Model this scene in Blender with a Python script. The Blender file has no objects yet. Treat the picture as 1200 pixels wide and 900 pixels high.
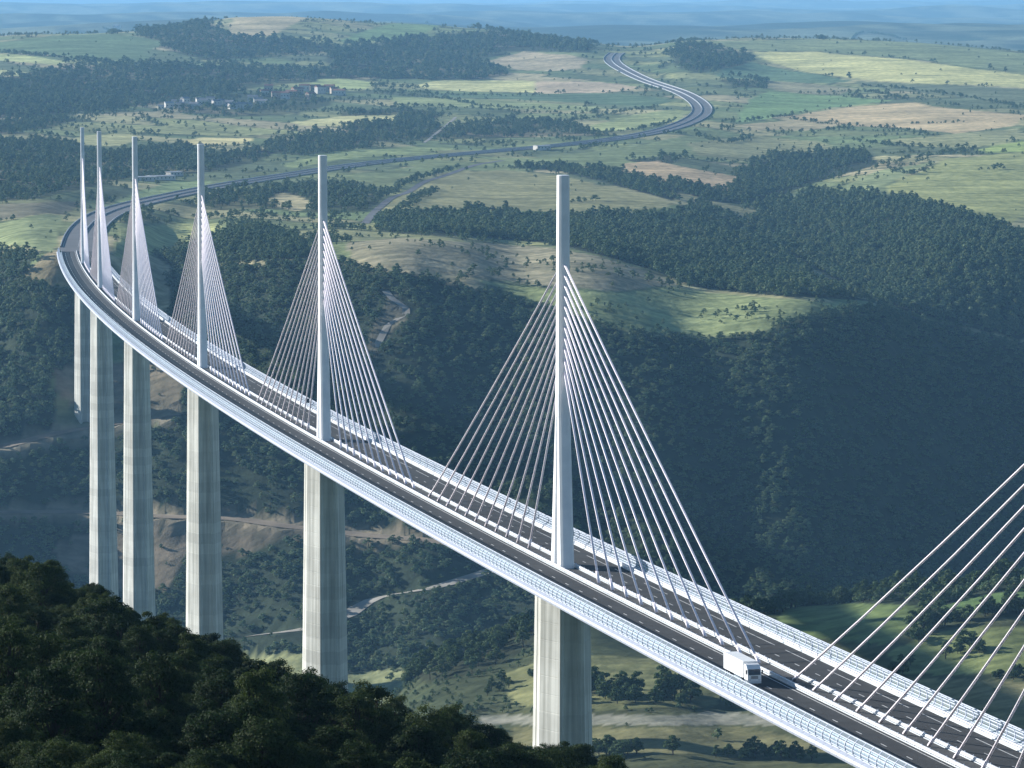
import bpy, math, random
import numpy as np
from mathutils import Matrix, Vector

# ------------------------------------------------------------------ camera, sky, sun, exposure
SC = bpy.context.scene
COL = SC.collection
CAM = np.array([-515.49, 207.68, 119.72])
YAW, PITCH, FPX = -0.2281, -0.1008, 4697.6          # focal length in pixels of a 1200 px wide picture
FW = np.array([math.cos(YAW)*math.cos(PITCH), math.sin(YAW)*math.cos(PITCH), math.sin(PITCH)])
RT = np.array([math.sin(YAW), -math.cos(YAW), 0.0])
UP = np.cross(RT, FW)
cd = bpy.data.cameras.new("camera")
cd.sensor_width = 36.0
cd.lens = FPX/1200*36.0
cd.clip_start = 1.0
cd.clip_end = 300000.0
cam = bpy.data.objects.new("camera", cd)
COL.objects.link(cam)
cam.matrix_world = Matrix(((RT[0], UP[0], -FW[0], CAM[0]), (RT[1], UP[1], -FW[1], CAM[1]),
                           (RT[2], UP[2], -FW[2], CAM[2]), (0, 0, 0, 1)))
SC.camera = cam

SUN_AZ, SUN_EL = math.radians(47), math.radians(17.5)   # azimuth from +x (along the bridge) towards +y
world = bpy.data.worlds.new("World")
SC.world = world
world.use_nodes = True
wn = world.node_tree
sky = wn.nodes.new("ShaderNodeTexSky")
sky.sky_type = 'NISHITA'
sky.sun_disc = False
sky.sun_elevation = SUN_EL
sky.sun_rotation = math.pi/2 - SUN_AZ
sky.altitude = 600
sky.air_density = 1.2
sky.dust_density = 0.2
sky.ozone_density = 4.0
bg = wn.nodes["Background"]
bg.inputs["Strength"].default_value = 0.063
wn.links.new(sky.outputs[0], bg.inputs[0])
sl = bpy.data.lights.new("sun", 'SUN')
sl.energy = 5.0
sl.angle = math.radians(0.53)
sl.color = (1.0, 0.97, 0.92)
sun = bpy.data.objects.new("sun", sl)
COL.objects.link(sun)
SUNV = Vector((math.cos(SUN_EL)*math.cos(SUN_AZ), math.cos(SUN_EL)*math.sin(SUN_AZ), math.sin(SUN_EL)))
sun.rotation_euler = SUNV.to_track_quat('Z', 'Y').to_euler()
vs = SC.view_settings
vs.view_transform = 'Standard'
vs.look = 'None'
vs.gamma = 1.0
vs.use_curve_mapping = False
vs.exposure = 0.95
SC.cycles.use_denoising = True
SC.cycles.max_bounces = 5
SC.cycles.transparent_max_bounces = 24
SC.cycles.volume_bounces = 1
HAZE_DENSITY = 3.7e-5
HAZE_COLOR = (0.30, 0.62, 1.0)

RNG = np.random.default_rng(7)
random.seed(7)
SLOPE, RAD = 0.03025, 20000.0


def br(s, o=0.0, h=0.0):
    """point of the viaduct: s along the axis, o to the left (west), h above the deck"""
    a = s/RAD
    return np.array([(RAD+o)*math.sin(a), -RAD+(RAD+o)*math.cos(a), -SLOPE*s+h])


def project(p):
    d = np.asarray(p, float) - CAM
    z = d @ FW
    zz = np.where(z > 1, z, 1)
    return np.stack([600+FPX*(d @ RT)/zz, 450-FPX*(d @ UP)/zz, z], -1)


def pray(px, py):
    d = FW + RT*(px-600)/FPX + UP*(450-py)/FPX
    return d/np.linalg.norm(d[:2])            # unit horizontal length


# ------------------------------------------------------------------ object helpers
def tag(o, label=None, cat=None, group=None, kind=None):
    if label: o["label"] = label
    if cat: o["category"] = cat
    if group: o["group"] = group
    if kind: o["kind"] = kind
    return o


def mesh(name, verts, faces, mats, smooth=False, mat_idx=None):
    me = bpy.data.meshes.new(name)
    verts = np.asarray(verts, np.float32)
    if isinstance(faces, np.ndarray):
        n, k = faces.shape
        me.vertices.add(len(verts)); me.vertices.foreach_set("co", verts.ravel())
        me.loops.add(n*k); me.loops.foreach_set("vertex_index", faces.astype(np.int32).ravel())
        me.polygons.add(n); me.polygons.foreach_set("loop_start", np.arange(0, n*k, k, dtype=np.int32))
        me.update(calc_edges=True)
    else:
        me.from_pydata([tuple(map(float, v)) for v in verts], [], faces)
    for m in (mats if isinstance(mats, (list, tuple)) else [mats]):
        me.materials.append(m)
    if mat_idx is not None:
        me.polygons.foreach_set("material_index", np.asarray(mat_idx, np.int32))
    me.polygons.foreach_set("use_smooth", np.full(len(me.polygons), smooth))
    me.update()
    return me


def link(name, me, parent=None, mat4=None):
    o = bpy.data.objects.new(name, me)
    COL.objects.link(o)
    if parent is not None: o.parent = parent
    if mat4 is not None: o.matrix_local = mat4
    return o


def empty(name, loc=(0, 0, 0), rz=0.0):
    o = bpy.data.objects.new(name, None)
    COL.objects.link(o)
    o.location = tuple(map(float, loc)); o.rotation_euler = (0, 0, rz)
    o.empty_display_size = 1
    return o


class MB:
    """collects shapes into one mesh"""
    def __init__(self): self.v, self.f, self.m = [], [], []

    def add(self, v, f, mi=0):
        b = len(self.v)
        self.v += [tuple(map(float, p)) for p in v]
        self.f += [tuple(i+b for i in q) for q in f]
        self.m += [mi]*len(f)

    def box(self, c, s, mi=0):
        x, y, z = c; a, b, d = s[0]/2, s[1]/2, s[2]/2
        self.add([(x-a, y-b, z-d), (x+a, y-b, z-d), (x+a, y+b, z-d), (x-a, y+b, z-d),
                  (x-a, y-b, z+d), (x+a, y-b, z+d), (x+a, y+b, z+d), (x-a, y+b, z+d)],
                 [(0, 3, 2, 1), (4, 5, 6, 7), (0, 1, 5, 4), (1, 2, 6, 5), (2, 3, 7, 6), (3, 0, 4, 7)], mi)

    def tube(self, pts, rads, n=6, mi=0, cap=True):
        pts = [Vector(p) for p in pts]
        base = len(self.v)
        for i, p in enumerate(pts):
            d = (pts[min(i+1, len(pts)-1)] - pts[max(i-1, 0)]).normalized()
            a = d.cross(Vector((0, 0, 1)) if abs(d.z) < .95 else Vector((1, 0, 0))).normalized()
            b = d.cross(a)
            for k in range(n):
                t = 2*math.pi*k/n
                self.v.append(tuple(p + (a*math.cos(t)+b*math.sin(t))*rads[i]))
        for i in range(len(pts)-1):
            for k in range(n):
                q = base+i*n
                self.f.append((q+k, q+n+k, q+n+(k+1) % n, q+(k+1) % n)); self.m.append(mi)
        if cap:
            self.f.append(tuple(base+k for k in range(n))); self.m.append(mi)
            e = base+(len(pts)-1)*n
            self.f.append(tuple(e+n-1-k for k in range(n))); self.m.append(mi)

    def loft(self, rings, mi=0, cap=True):
        base = len(self.v); n = len(rings[0])
        for r in rings: self.v += [tuple(map(float, p)) for p in r]
        for i in range(len(rings)-1):
            for k in range(n):
                q = base+i*n
                self.f.append((q+k, q+(k+1) % n, q+n+(k+1) % n, q+n+k)); self.m.append(mi)
        if cap:
            self.f.append(tuple(base+n-1-k for k in range(n))); self.m.append(mi)
            e = base+(len(rings)-1)*n
            self.f.append(tuple(e+k for k in range(n))); self.m.append(mi)

    def build(self, name, mats, parent=None, smooth=False, mat4=None):
        return link(name, mesh(name, self.v, self.f, mats, smooth, self.m), parent, mat4)

    def data(self, name, mats, smooth=False):
        return mesh(name, self.v, self.f, mats, smooth, self.m)


# ------------------------------------------------------------------ materials
def new_mat(name, rough=0.8, spec=0.3):
    m = bpy.data.materials.new(name); m.use_nodes = True
    nt = m.node_tree; b = nt.nodes["Principled BSDF"]
    b.inputs["Roughness"].default_value = rough
    b.inputs["Specular IOR Level"].default_value = spec
    return m, nt, b


def N(nt, t, **kw):
    n = nt.nodes.new(t)
    for k, v in kw.items(): setattr(n, k, v)
    return n


def noise_mix(nt, c1, c2, scale, detail=4, lo=.35, hi=.65, coord=None):
    tc = N(nt, "ShaderNodeTexCoord")
    nz = N(nt, "ShaderNodeTexNoise"); nz.inputs["Scale"].default_value = scale; nz.inputs["Detail"].default_value = detail
    nt.links.new(coord if coord else tc.outputs["Object"], nz.inputs["Vector"])
    r = N(nt, "ShaderNodeMapRange"); r.inputs[1].default_value = lo; r.inputs[2].default_value = hi
    nt.links.new(nz.outputs[0], r.inputs[0])
    mx = N(nt, "ShaderNodeMix", data_type='RGBA')
    nt.links.new(r.outputs[0], mx.inputs[0])
    for i, c in ((6, c1), (7, c2)):
        if hasattr(c, "is_output"): nt.links.new(c, mx.inputs[i])
        else: mx.inputs[i].default_value = (*c, 1)
    return mx.outputs[2]


def simple_mat(name, c1, c2=None, scale=1.0, rough=0.6, spec=0.3, metallic=0.0):
    m, nt, b = new_mat(name, rough, spec)
    b.inputs["Metallic"].default_value = metallic
    c2 = c2 or tuple(x*.85 for x in c1)
    nt.links.new(noise_mix(nt, c1, c2, scale), b.inputs["Base Color"])
    return m


M = {}
M["white_steel"] = simple_mat("white_steel", (.80, .81, .82), (.70, .72, .74), .3, .45)
M["cable_white"] = simple_mat("cable_white", (.97, .89, .94), (.93, .86, .91), .5, .4)
M["girder"] = simple_mat("girder_paint", (.62, .65, .67), (.50, .53, .55), .15, .5)
M["fairing"] = simple_mat("fairing_paint", (.42, .45, .53), (.34, .37, .44), .25, .5)
M["screen_steel"] = simple_mat("screen_steel", (.56, .60, .68), (.46, .50, .58), .3, .45)
M["asphalt"] = simple_mat("asphalt", (.030, .032, .034), (.042, .044, .046), .25, .9, .2)
M["old_asphalt"] = simple_mat("old_asphalt", (.10, .105, .11), (.13, .13, .135), .05, .9, .2)
M["paint"] = simple_mat("road_paint", (.62, .62, .60), (.42, .42, .42), .8, .7)
M["median"] = simple_mat("median_plate", (.05, .05, .05), (.07, .07, .07), .4, .8)
M["dark_metal"] = simple_mat("dark_metal", (.03, .035, .04), (.05, .055, .06), 2, .5)
M["barrier"] = simple_mat("pale_barrier", (.40, .42, .44), (.32, .34, .36), .2, .6)
M["gravel"] = simple_mat("pale_gravel", (.33, .31, .27), (.24, .225, .19), .08, .95, .1)
M["track_dirt"] = simple_mat("track_dirt", (.27, .22, .16), (.19, .155, .115), .06, .95, .1)
M["truck_white"] = simple_mat("truck_white", (.82, .82, .81), (.76, .76, .75), .4, .4)
M["glass_dark"] = simple_mat("dark_glass", (.02, .025, .03), (.03, .035, .04), 1, .08, .6)
M["rubber"] = simple_mat("tyre_rubber", (.02, .02, .02), (.035, .035, .035), 3, .8)
M["lamp_glass"] = simple_mat("lamp_glass", (.7, .72, .74), (.6, .62, .64), 3, .15, .6)
M["bark"] = simple_mat("bark", (.045, .038, .03), (.03, .025, .02), 1.5, .9, .1)


def concrete_mat():
    m, nt, b = new_mat("pier_concrete", .8, .2)
    tc = N(nt, "ShaderNodeTexCoord")
    sp = N(nt, "ShaderNodeSeparateXYZ"); nt.links.new(tc.outputs["Object"], sp.inputs[0])
    base = noise_mix(nt, (.60, .60, .55), (.49, .49, .445), .12, 6)
    # vertical water streaks: noise stretched along z
    mp = N(nt, "ShaderNodeMapping"); mp.inputs["Scale"].default_value = (1, 1, .03)
    nt.links.new(tc.outputs["Object"], mp.inputs[0])
    st = noise_mix(nt, (.66, .66, .64), (1.08, 1.08, 1.08), .8, 4, .35, .6, mp.outputs[0])
    mu = N(nt, "ShaderNodeMix", data_type='RGBA', blend_type='MULTIPLY'); mu.inputs[0].default_value = 1
    nt.links.new(base, mu.inputs[6]); nt.links.new(st, mu.inputs[7])
    # each 4 m pour has its own tone
    dv = N(nt, "ShaderNodeMath", operation='DIVIDE'); dv.inputs[1].default_value = 4.0
    fl = N(nt, "ShaderNodeMath", operation='FLOOR')
    nt.links.new(sp.outputs[2], dv.inputs[0]); nt.links.new(dv.outputs[0], fl.inputs[0])
    wn_ = N(nt, "ShaderNodeTexWhiteNoise", noise_dimensions='1D'); nt.links.new(fl.outputs[0], wn_.inputs["W"])
    mr = N(nt, "ShaderNodeMapRange"); mr.inputs[3].default_value = .88; mr.inputs[4].default_value = 1.08
    nt.links.new(wn_.outputs[0], mr.inputs[0])
    mu2 = N(nt, "ShaderNodeMix", data_type='RGBA', blend_type='MULTIPLY'); mu2.inputs[0].default_value = 1
    nt.links.new(mu.outputs[2], mu2.inputs[6]); nt.links.new(mr.outputs[0], mu2.inputs[7])
    nt.links.new(mu2.outputs[2], b.inputs["Base Color"])
    return m


M["concrete"] = concrete_mat()


def acrylic_mat():
    m, nt, b = new_mat("screen_acrylic", .25, .5)
    b.inputs["Base Color"].default_value = (.72, .80, .86, 1)
    tr = N(nt, "ShaderNodeBsdfTransparent"); tr.inputs[0].default_value = (.86, .92, .95, 1)
    mx = N(nt, "ShaderNodeMixShader"); mx.inputs[0].default_value = .16
    out = nt.nodes["Material Output"]
    nt.links.new(tr.outputs[0], mx.inputs[1]); nt.links.new(b.outputs[0], mx.inputs[2]); nt.links.new(mx.outputs[0], out.inputs[0])
    return m


M["acrylic"] = acrylic_mat()


def leaf_mat(name, c1, c2, c3):
    m, nt, b = new_mat(name, .75, .08)
    oi = N(nt, "ShaderNodeObjectInfo")
    geo = N(nt, "ShaderNodeNewGeometry")
    nz = noise_mix(nt, c1, c2, .5, 3, .4, .6)
    mx = N(nt, "ShaderNodeMix", data_type='RGBA'); mx.inputs[7].default_value = (*c3, 1)
    mr = N(nt, "ShaderNodeMapRange"); mr.inputs[1].default_value = .25; mr.inputs[2].default_value = 1.0; mr.inputs[4].default_value = .85
    nt.links.new(oi.outputs["Random"], mr.inputs[0]); nt.links.new(mr.outputs[0], mx.inputs[0]); nt.links.new(nz, mx.inputs[6])
    hs = N(nt, "ShaderNodeHueSaturation")
    m2 = N(nt, "ShaderNodeMapRange"); m2.inputs[3].default_value = .7; m2.inputs[4].default_value = 1.35
    nt.links.new(geo.outputs["Random Per Island"], m2.inputs[0]); nt.links.new(m2.outputs[0], hs.inputs["Value"])
    nt.links.new(mx.outputs[2], hs.inputs["Color"])
    nt.links.new(hs.outputs[0], b.inputs["Base Color"])
    tl = N(nt, "ShaderNodeBsdfTranslucent"); nt.links.new(hs.outputs[0], tl.inputs[0])
    ms = N(nt, "ShaderNodeMixShader"); ms.inputs[0].default_value = .28
    nt.links.new(b.outputs[0], ms.inputs[1]); nt.links.new(tl.outputs[0], ms.inputs[2])
    nt.links.new(ms.outputs[0], nt.nodes["Material Output"].inputs[0])
    return m


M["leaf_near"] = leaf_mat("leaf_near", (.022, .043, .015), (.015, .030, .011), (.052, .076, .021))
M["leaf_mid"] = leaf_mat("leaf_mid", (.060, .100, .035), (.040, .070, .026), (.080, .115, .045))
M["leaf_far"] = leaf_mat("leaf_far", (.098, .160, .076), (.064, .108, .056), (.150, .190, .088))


def ground_mat():
    m, nt, b = new_mat("land_cover", .95, .05)
    at = N(nt, "ShaderNodeAttribute", attribute_name="land")
    tc = N(nt, "ShaderNodeTexCoord")
    def mul(a, bsock):
        x = N(nt, "ShaderNodeMix", data_type='RGBA', blend_type='MULTIPLY'); x.inputs[0].default_value = 1
        nt.links.new(a, x.inputs[6]); nt.links.new(bsock, x.inputs[7]); return x.outputs[2]
    n1 = noise_mix(nt, (.72, .74, .70), (1.22, 1.20, 1.16), .012, 8, .32, .68)
    n2 = noise_mix(nt, (.70, .74, .70), (1.2, 1.18, 1.15), .11, 5, .35, .65)
    # faint drilling lines, turned by a coarse noise so that no two plots share a direction
    mp = N(nt, "ShaderNodeMapping"); mp.inputs["Rotation"].default_value = (0, 0, .5); mp.inputs["Scale"].default_value = (1, .05, 1)
    nt.links.new(tc.outputs["Object"], mp.inputs[0])
    n3 = noise_mix(nt, (.76, .78, .76), (1.2, 1.2, 1.16), .08, 3, .35, .65, mp.outputs[0])
    c = mul(mul(mul(at.outputs["Color"], n1), n2), n3)
    nt.links.new(c, b.inputs["Base Color"])
    bp = N(nt, "ShaderNodeBump"); bp.inputs["Distance"].default_value = 1.2; bp.inputs["Strength"].default_value = .7
    nz = N(nt, "ShaderNodeTexNoise"); nz.inputs["Scale"].default_value = .16; nz.inputs["Detail"].default_value = 5
    nt.links.new(tc.outputs["Object"], nz.inputs["Vector"]); nt.links.new(nz.outputs[0], bp.inputs["Height"])
    nt.links.new(bp.outputs[0], b.inputs["Normal"])
    return m


M["land"] = ground_mat()

# ------------------------------------------------------------------ terrain shape
def _hash(ix, iy, seed):
    h = (ix.astype(np.int64)*374761393 + iy.astype(np.int64)*668265263 + seed*974634777) & 0x7fffffff
    h = ((h ^ (h >> 13))*1274126177) & 0x7fffffff
    return ((h ^ (h >> 16)) & 0xffff)/65535.0


def vnoise(x, y, scale, seed=0):
    x = x/scale; y = y/scale
    ix = np.floor(x); iy = np.floor(y); fx = x-ix; fy = y-iy
    fx = fx*fx*(3-2*fx); fy = fy*fy*(3-2*fy)
    ix = ix.astype(np.int64); iy = iy.astype(np.int64)
    a = _hash(ix, iy, seed); b = _hash(ix+1, iy, seed); c = _hash(ix, iy+1, seed); d = _hash(ix+1, iy+1, seed)
    return (a*(1-fx)+b*fx)*(1-fy)+(c*(1-fx)+d*fx)*fy - .5


# control points: (px, py, z): the ground that the photograph shows at a pixel, with the height above the deck datum it must have
CP = [
 # rim of the north plateau
 (430, 312, -71), (480, 325, -76), (560, 340, -84), (640, 355, -91), (700, 378, -100), (760, 392, -107), (850, 394, -109), (900, 385, -105),
 (960, 370, -100), (1020, 360, -100), (1060, 365, -116), (1130, 378, -132), (1200, 398, -145), (200, 300, -85), (0, 300, -75), (60, 305, -70), (330, 305, -70), (260, 300, -74),
 # the slope below it
 (700, 500, -155), (700, 640, -212), (850, 500, -156), (850, 640, -213), (1020, 500, -165), (1020, 640, -224), (1200, 500, -193), (1200, 640, -258),
 (560, 500, -156), (560, 640, -214), (430, 500, -158), (430, 640, -216), (430, 720, -246), (300, 480, -151), (300, 620, -209), (200, 480, -153), (200, 600, -203),
 (0, 400, -122), (0, 520, -174), (92, 485, -161), (60, 400, -118),
 # spur on the near bank, with its fields
 (700, 840, -165), (850, 840, -165), (1000, 840, -160), (1150, 840, -152), (800, 890, -160), (600, 850, -172), (480, 785, -192), (540, 755, -182), (620, 722, -172),
 (700, 702, -166), (850, 697, -161), (950, 688, -158), (1050, 676, -155), (1200, 658, -147), (950, 730, -160), (1100, 720, -150), (1200, 760, -150), (1100, 800, -158),
 # north plateau
 (20, 270, -68), (100, 240, -68), (100, 200, -70), (0, 240, -65), (0, 180, -62), (0, 140, -55), (200, 140, -60), (100, 120, -50), (100, 80, -20), (60, 38, 15), (0, 40, 12),
 (300, 180, -75), (300, 215, -78), (300, 240, -80), (280, 266, -66), (340, 285, -76), (230, 285, -84), (200, 255, -82), (350, 262, -80), (270, 17, 46), (340, 18, 42), (200, 60, -5), (300, 60, -8), (300, 100, -42), (400, 22, 36),
 (500, 27, 26), (580, 34, 16), (640, 46, 6), (690, 50, 0), (450, 60, -10), (450, 90, -38), (600, 70, -22), (600, 100, -46), (720, 66, -14), (745, 56, -10), (800, 46, 8), (900, 46, 6), (1000, 46, 2), (1080, 49, -4), (1200, 60, -14),
 (740, 90, -40), (830, 128, -60), (780, 105, -48), (800, 75, -22), (900, 80, -30), (1050, 85, -32), (1200, 95, -40), (600, 150, -72), (600, 180, -80), (600, 220, -84), (600, 250, -86), (600, 306, -84), (450, 150, -68), (450, 200, -80), (450, 284, -76),
 (800, 160, -72), (800, 200, -82), (780, 250, -88), (900, 140, -66), (1000, 120, -60), (1000, 150, -70), (1020, 200, -84), (1150, 220, -88), (1200, 180, -75), (1200, 120, -55), (1200, 250, -94),
 # the wooded ravine on the right
 (950, 195, -92), (905, 235, -99), (950, 280, -110), (1000, 320, -118), (1050, 352, -124), (1110, 372, -132), (900, 320, -103), (800, 300, -94), (740, 280, -91), (860, 345, -97), (760, 345, -92), (1000, 352, -101),
 (1100, 300, -98), (1100, 335, -111), (1030, 240, -92), (1000, 270, -101), (1200, 330, -112), (1200, 285, -101),
]
W0 = []
for px, py, z in CP:
    d = pray(px, py)
    t = (z-CAM[2])/d[2]
    W0.append((CAM[0]+d[0]*t, CAM[1]+d[1]*t, z))
for s, z in ((-204, 3), (-100, -40), (0, -81), (170, -105), (342, -125), (684, -161), (1026, -179), (1250, -235), (1368, -266), (1540, -304), (1710, -301), (1880, -232), (2052, -161), (2160, -110), (2262, -70)):
    p = br(s); W0.append((p[0], p[1], z))


def polar(D, px):
    b = YAW - math.atan((px-600)/FPX)
    return CAM[0]+D*math.cos(b), CAM[1]+D*math.sin(b)


for D, px, z in [(3, -600, 112), (3, 0, 112), (3, 600, 112), (3, 1200, 112), (3, 1800, 112), (5, -800, 111), (5, 2000, 111), (5, 600, 112), (5, 0, 112), (5, 1200, 112), (60, 0, 101), (60, 600, 100), (60, 1200, 97), (120, 0, 90), (120, 600, 86), (120, 1200, 78), (200, 0, 80), (200, 600, 73), (200, 1200, 58),
                 (300, 0, 68), (300, 300, 62), (300, 600, 57), (300, 750, 56), (300, 900, 43), (300, 1200, 33), (400, 0, 59), (400, 300, 48), (390, 600, 40), (390, 750, 36), (400, 900, 23), (400, 1200, 11),
                 (500, 0, 30), (500, 300, 14), (500, 600, -5), (500, 900, -30), (620, 0, -30), (620, 300, -50), (620, 600, -70), (800, 0, -90), (800, 300, -105), (800, 1000, -120), (1100, 0, -140), (1100, 1000, -150), (1100, 600, -152),
                 (1500, 0, -200), (1500, 400, -186), (1900, 0, -290), (1900, 300, -285), (2150, 0, -285), (2200, 250, -298),
                 (2010, 480, -262), (2010, 700, -244), (2010, 850, -240), (2060, 1000, -250), (2250, 1200, -285), (2100, 600, -262), (2000, 1200, -225),
                 (9300, 0, -60), (9300, 300, -40), (9300, 700, -70), (9300, 1200, -70), (11000, 0, -45), (11000, 300, -60), (11000, 600, -55), (11000, 900, -60), (11000, 1200, -50), (15000, 0, -80), (15000, 600, -85), (15000, 1200, -85), (20000, 0, -95), (20000, 600, -95), (20000, 1200, -95), (30000, 0, -120), (30000, 600, -120), (30000, 1200, -120), (50000, 0, -150), (50000, 600, -150), (50000, 1200, -150), (80000, 0, -150), (80000, 600, -150), (80000, 1200, -150)]:
    x, y = polar(D, px); W0.append((x, y, z))
W0 = np.array(W0)
KV = 7.0


def uv(x, y):
    dx = x-CAM[0]; dy = y-CAM[1]
    D = np.maximum(np.hypot(dx, dy), 3.0)
    b = np.arctan2(dy, dx)-YAW
    b = (b+math.pi) % (2*math.pi)-math.pi
    b = .19*np.tanh(b/.19)
    return np.log(D), b*KV, D


cu, cv, _ = uv(W0[:, 0], W0[:, 1])
def tk(r2): return np.sqrt(r2+2e-4)
n_ = len(W0)
K = tk((cu[:, None]-cu)**2+(cv[:, None]-cv)**2)
Pm = np.stack([np.ones(n_), cu, cv], 1)
A = np.zeros((n_+3, n_+3)); A[:n_, :n_] = K; A[:n_, n_:] = Pm; A[n_:, :n_] = Pm.T
sol = np.linalg.solve(A, np.concatenate([W0[:, 2], np.zeros(3)]))
GU = np.linspace(math.log(3), math.log(90000), 900); GV = np.linspace(-.195*KV, .195*KV, 240)
gu, gv = np.meshgrid(GU, GV, indexing='ij')
GH = np.zeros(gu.size); fu, fv = gu.ravel(), gv.ravel()
for i in range(0, gu.size, 20000):
    a = fu[i:i+20000, None]; b = fv[i:i+20000, None]
    GH[i:i+20000] = tk((a-cu)**2+(b-cv)**2) @ sol[:n_] + sol[n_] + sol[n_+1]*a[:, 0] + sol[n_+2]*b[:, 0]
GH = GH.reshape(gu.shape)
for _ in range(10):          # soften the creases between the control points
    GH[1:-1] = .5*GH[1:-1]+.25*(GH[:-2]+GH[2:])
    GH[:, 1:-1] = .5*GH[:, 1:-1]+.25*(GH[:, :-2]+GH[:, 2:])

ROADS = []           # (centre line xyz, half width of the level formation)


def base_h(x, y):
    x = np.asarray(x, float); y = np.asarray(y, float)
    u, v, D = uv(x, y)
    a = np.clip((u-GU[0])/(GU[1]-GU[0]), 0, len(GU)-1.001); b = np.clip((v-GV[0])/(GV[1]-GV[0]), 0, len(GV)-1.001)
    i = a.astype(int); j = b.astype(int); fa = a-i; fb = b-j
    h = (GH[i, j]*(1-fb)+GH[i, j+1]*fb)*(1-fa)+(GH[i+1, j]*(1-fb)+GH[i+1, j+1]*fb)*fa
    h = np.where(D < 60, np.minimum(h, 113.5), h)
    w = np.clip((D-300)/900, .15, 1)*np.where(D < 1950, .45, 1)
    h = h + w*(vnoise(x, y, 170, 1)*4.5+vnoise(x, y, 60, 2)*1.3+vnoise(x, y, 22, 3)*.4)
    far = np.clip((D-8600)/2500, 0, 1)
    h = h + far*(vnoise(x, y, 2600, 5)*120+vnoise(x, y, 900, 6)*70+vnoise(x, y, 350, 7)*24)
    # gullies on the big slope
    g = np.clip(1-np.abs(D-2350)/260, 0, 1)
    h = h + g*(vnoise(x+.3*y, y, 110, 8)*7)
    return h


def height(x, y):
    h = base_h(x, y)
    for (pl, hw, sl_) in ROADS:
        lo = pl[:, :2].min(0)-90; hi = pl[:, :2].max(0)+90
        sel = (x > lo[0]) & (x < hi[0]) & (y > lo[1]) & (y < hi[1])
        if not np.any(sel): continue
        idx = np.nonzero(sel)[0]
        X = np.stack([x[idx], y[idx]], 1)
        bd = np.full(len(idx), 1e9); bz = np.zeros(len(idx))
        for k in range(len(pl)-1):
            p, q = pl[k], pl[k+1]; e = q[:2]-p[:2]; L2 = e @ e
            near = np.abs(X-(p[:2]+q[:2])/2).max(1) < 90+math.sqrt(L2)
            if not near.any(): continue
            Xn = X[near]
            t = np.clip(((Xn-p[:2]) @ e)/L2, 0, 1)
            dd = np.hypot(*(Xn-(p[:2]+t[:, None]*e)).T)
            zz = p[2]+t*(q[2]-p[2])
            up_ = dd < bd[near]
            ii = np.nonzero(near)[0][up_]
            bd[ii] = dd[up_]; bz[ii] = zz[up_]
        w = np.clip((bd-hw)/sl_, 0, 1); w = w*w*(3-2*w)
        h[idx] = (bz-.35)*(1-w)+h[idx]*w
    return h


def ground_at(px, py, dmin=900):
    d = pray(px, py)
    D = dmin*np.exp(np.arange(0, 4.6, .0012))
    hz = height(CAM[0]+d[0]*D, CAM[1]+d[1]*D)
    rz = CAM[2]+d[2]*D
    k = np.nonzero(rz <= hz)[0]
    if len(k) == 0: k = [len(D)-1]
    D = D[k[0]]
    return np.array([CAM[0]+d[0]*D, CAM[1]+d[1]*D, hz[k[0]]])


def resample(pts, step):
    pts = np.asarray(pts, float)
    # Catmull-Rom then equal steps
    P_ = np.vstack([2*pts[0]-pts[1], pts, 2*pts[-1]-pts[-2]])
    out = []
    for i in range(1, len(P_)-2):
        p0, p1, p2, p3 = P_[i-1:i+3]
        for t in np.linspace(0, 1, 24, endpoint=False):
            out.append(.5*((2*p1)+(-p0+p2)*t+(2*p0-5*p1+4*p2-p3)*t*t+(-p0+3*p1-3*p2+p3)*t**3))
    out.append(pts[-1]); out = np.array(out)
    L = np.concatenate([[0], np.cumsum(np.hypot(*np.diff(out[:, :2], axis=0).T))])
    n = max(2, int(L[-1]/step))
    q = np.linspace(0, L[-1], n+1)
    return np.stack([np.interp(q, L, out[:, k]) for k in range(out.shape[1])], 1)


def smooth1(a, n):
    for _ in range(n):
        a[1:-1] = a[1:-1]*.5+(a[:-2]+a[2:])*.25
    return a


# highway beyond the viaduct
hp = [br(2256), br(2330)]
for px, py in [(103, 266), (113, 256), (131, 246), (160, 238), (200, 230), (238, 222), (290, 213), (350, 203), (410, 194), (470, 187), (540, 181), (600, 176), (660, 171), (710, 165), (750, 159),
               (785, 152), (810, 143), (823, 134), (824, 126), (814, 116), (795, 107), (770, 99), (748, 91), (734, 84), (722, 77), (714, 71), (716, 66), (723, 62)]:
    hp.append(ground_at(px, py, 2500))
hw = resample(hp, 20)
hw[:, :2] = np.stack([smooth1(hw[:, 0].copy(), 60), smooth1(hw[:, 1].copy(), 60)], 1)
hz_ = base_h(hw[:, 0], hw[:, 1]); hz_[:6] = np.linspace(br(2256)[2], hz_[6], 6); hw[:, 2] = smooth1(hz_, 120)
hw[0] = br(2256)


def road_line(pts, step=12, dmin=900, n=10):
    g = resample([ground_at(*p, dmin) for p in pts], step)
    g[:, 2] = smooth1(base_h(g[:, 0], g[:, 1]), n)
    return g


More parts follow.
